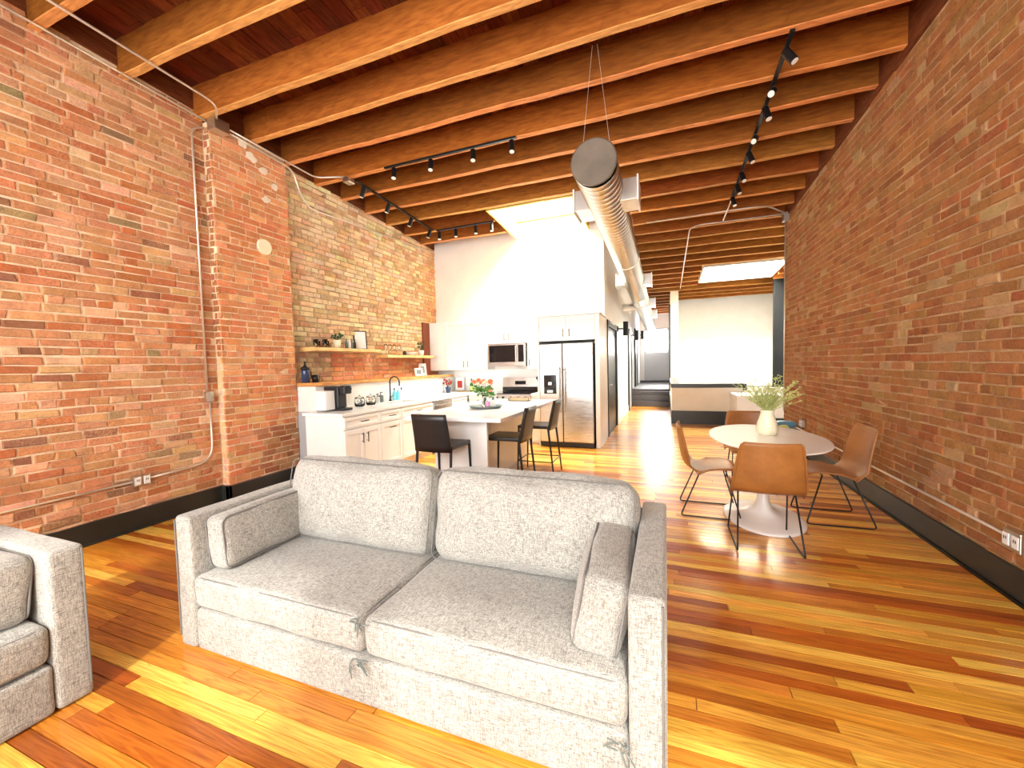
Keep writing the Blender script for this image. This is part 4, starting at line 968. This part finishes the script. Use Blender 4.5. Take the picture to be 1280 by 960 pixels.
for i, (y, h) in enumerate(((5.05, .13), (5.13, .15))):
    t = thing('soap_dispenser', (-4.14, y, ZK), 0, ['grey pump soap dispenser left of the faucet', 'dark pump soap dispenser touching the faucet'][i], 'dispenser', 'soap dispensers by the sink')
    MB().box(-.03, .03, -.03, .03, 0, h-.04).build('body', ['galv', 'slate'][i], t, bevel=.006); MB().cyl((0, 0, h-.04), (0, 0, h), .007).box(-.01, .035, -.008, .008, h, h+.01).build('pump', 'black', t)
for i, y in enumerate((5.47, 5.56, 5.66)):
    t = thing('soap_bottle', (-4.14, y, ZK), 0, ['turquoise soap bottle right behind the faucet', 'turquoise soap bottle in the middle of the row by the sink', 'pale soap bottle at the right end of the row by the sink'][i], 'bottle', 'soap bottles by the sink')
    MB().lathe([(0, 0), (.03, 0), (.033, .02), (.033, .12), (.012, .15), (.012, .17), (0, .17)], n=16).build('body', ['blue_liquid', 'blue_liquid', 'glass'][i], t, smooth=True); MB().cyl((0, 0, .17), (0, 0, .2), .012, 10).build('cap', ['black', 'plastic_white', 'black'][i], t)
t = thing('dish_mat', (-3.98, 6.2, ZK), 0, 'folded white drying mat on the counter above the dishwasher', 'mat'); MB().box(-.14, .14, -.2, .2, 0, .02).build('cloth', 'paper', t, bevel=.008)
plant((-4.10, 7.14, ZK), .055, .12, 'navy', 'leaf_dark', 'dark blue vase of red flowers in the counter corner', 24, .08, .12, 'flower_pot', 'plant', ('red', .03), 5)
frame((-4.02, 7.5, ZK+.022), .20, .26, 0, R(-90), 'small framed picture on the backsplash beside the red flowers', 'plastic_white', 'red')
tag(MB().box(-4.05, -3.62, 7.35, 7.55, ZK, ZK+.02).build('cutting_board', 'wicker', bevel=.004), 'light wooden board lying in the counter corner', 'board')
for i, (x, h, lab) in enumerate(((-3.69, .27, 'tall green glass bottle left of the island flowers'), (-3.60, .22, 'shorter green bottle with pale label, right of the tall one'))):
    t = thing('bottle', (x, 7.38, ZK), 0, lab, 'bottle', 'green bottles on the back counter')
    MB().lathe([(0, 0), (.034, 0), (.036, .02), (.036, h*.55), (.013, h*.75), (.013, h), (0, h)], n=16).build('body', 'green_glass', t, smooth=True); MB().lathe([(.0368, h*.15), (.0368, h*.45)], n=16).build('paper_label', 'leaf_pale', t)
t = thing('utensil_crock', (-2.21, 7.30, ZK), 0, 'crock of black cooking utensils between stove and refrigerator', 'utensil holder')
MB().lathe([(0, 0), (.055, 0), (.06, .15), (.054, .15), (.05, .01), (0, .01)], n=18).build('crock', 'steel', t, smooth=True)
for i in range(5):
    a = i*1.3; e = Vector((math.cos(a)*.07, math.sin(a)*.05, .27)); u = MB().tube([(math.cos(a)*.02, math.sin(a)*.02, .05), e], .005, 6); u.lathe([(0, -.03), (.02, -.015), (.024, .01), (0, .035)], e, 10, 1, .4); u.build('utensil', 'black', t)
# island items
t = thing('serving_tray', (-2.12, 4.62, .915), 0, 'round slate grey tray on the kitchen island', 'tray'); MB().lathe([(0, 0), (.17, 0), (.215, .025), (.215, .03), (.165, .008), (0, .008)], n=32).build('dish', 'slate', t, smooth=True)
t = thing('flower_vase', (-2.15, 4.66, .926), 0, 'clear glass vase of coral flowers on the island tray', 'vase'); MB().lathe([(0, 0), (.035, 0), (.042, .05), (.03, .12), (.036, .15), (.033, .15), (.026, .12), (.036, .05), (.0, .01)], n=18).build('vase', 'glass', t, smooth=True)
rnd = random.Random(11); lv = MB(); st_ = MB()
for i in range(24):
    a = rnd.uniform(0, 2*PI); r_ = .14*math.sqrt(rnd.uniform(0.02, 1)); p = Vector((math.cos(a)*r_, math.sin(a)*r_, .20+rnd.uniform(0, .12)-r_*.3))
    st_.tube([(0, 0, .02), (p.x*.3, p.y*.3, .14), p], .002, 4); fl = MB(); s = rnd.uniform(.028, .045)
    if i < 15:
        for k in range(14):
            v = Vector((rnd.uniform(-1, 1), rnd.uniform(-1, 1), rnd.uniform(-.1, 1))).normalized(); w = v.orthogonal().normalized()*s*.45; q = p+Vector((0, 0, .03))
            fl.add([q, q+v*s*.6+w, q+v*s, q+v*s*.6-w], [(0, 1, 2, 3)])
        fl.build('flower', 'coral' if i % 4 else 'ceramic', t)
    for k in range(5):
        v = Vector((rnd.uniform(-1, 1), rnd.uniform(-1, 1), rnd.uniform(-.4, .6))).normalized(); w = v.orthogonal().normalized()*.014; q = p*.8+Vector((0, 0, .0))
        lv.add([q, q+v*.03+w, q+v*.06, q+v*.03-w], [(0, 1, 2, 3)])
st_.build('stem', 'leaf', t); tag(lv.build('leaves', 'leaf', t), kind='stuff')
t = thing('candle', (-2.04, 4.50, .926), 0, 'pink candle in a jar on the island tray', 'candle'); MB().lathe([(0, 0), (.028, 0), (.028, .085), (0, .085)], n=16).build('wax', 'pink', t, smooth=True); MB().lathe([(.029, 0), (.029, .02)], n=16).build('band', 'slate', t)
t = thing('card_holder', (-2.06, 4.72, .926), R(-15), 'white folded card standing behind the candle on the tray', 'card')
MB().obox((0, 0, .085), (.10, .004, .17), 0, R(-10)).build('card', 'paper', t); MB().obox((0, -.004, .10), (.03, .003, .04), 0, R(-10)).build('emblem', 'slate', t)
t = thing('wicker_basket', (-2.0, 5.55, .915), 0, 'low woven basket at the far end of the island', 'basket'); MB().box(-.16, .16, -.06, .06, 0, .008).box(-.16, .16, -.06, -.05, 0, .05).box(-.16, .16, .05, .06, 0, .05).box(-.16, -.15, -.06, .06, 0, .05).box(.15, .16, -.06, .06, 0, .05).build('weave', 'wicker', t)
# bag pile behind the dining table
t = thing('storage_bag', (1.72, 7.35, 0), R(15), 'blue and yellow bag pile on the floor by the right wall behind the table', 'bag')
cushion((.34, .30, .36), .06, (.02, .02, 0), 6, .01, 3).build('bag', 'slate', t, smooth=True).location = (0, 0, .185)
cushion((.30, .16, .08), .03, (0, 0, .01), 6, .006, 4).build('folded_blanket', 'blue', t, smooth=True).location = (-.02, -.04, .43)
cushion((.14, .10, .10), .03, (0, 0, .01), 5, .006, 5).build('wrap', 'yellow', t, smooth=True).location = (-.10, -.15, .37)
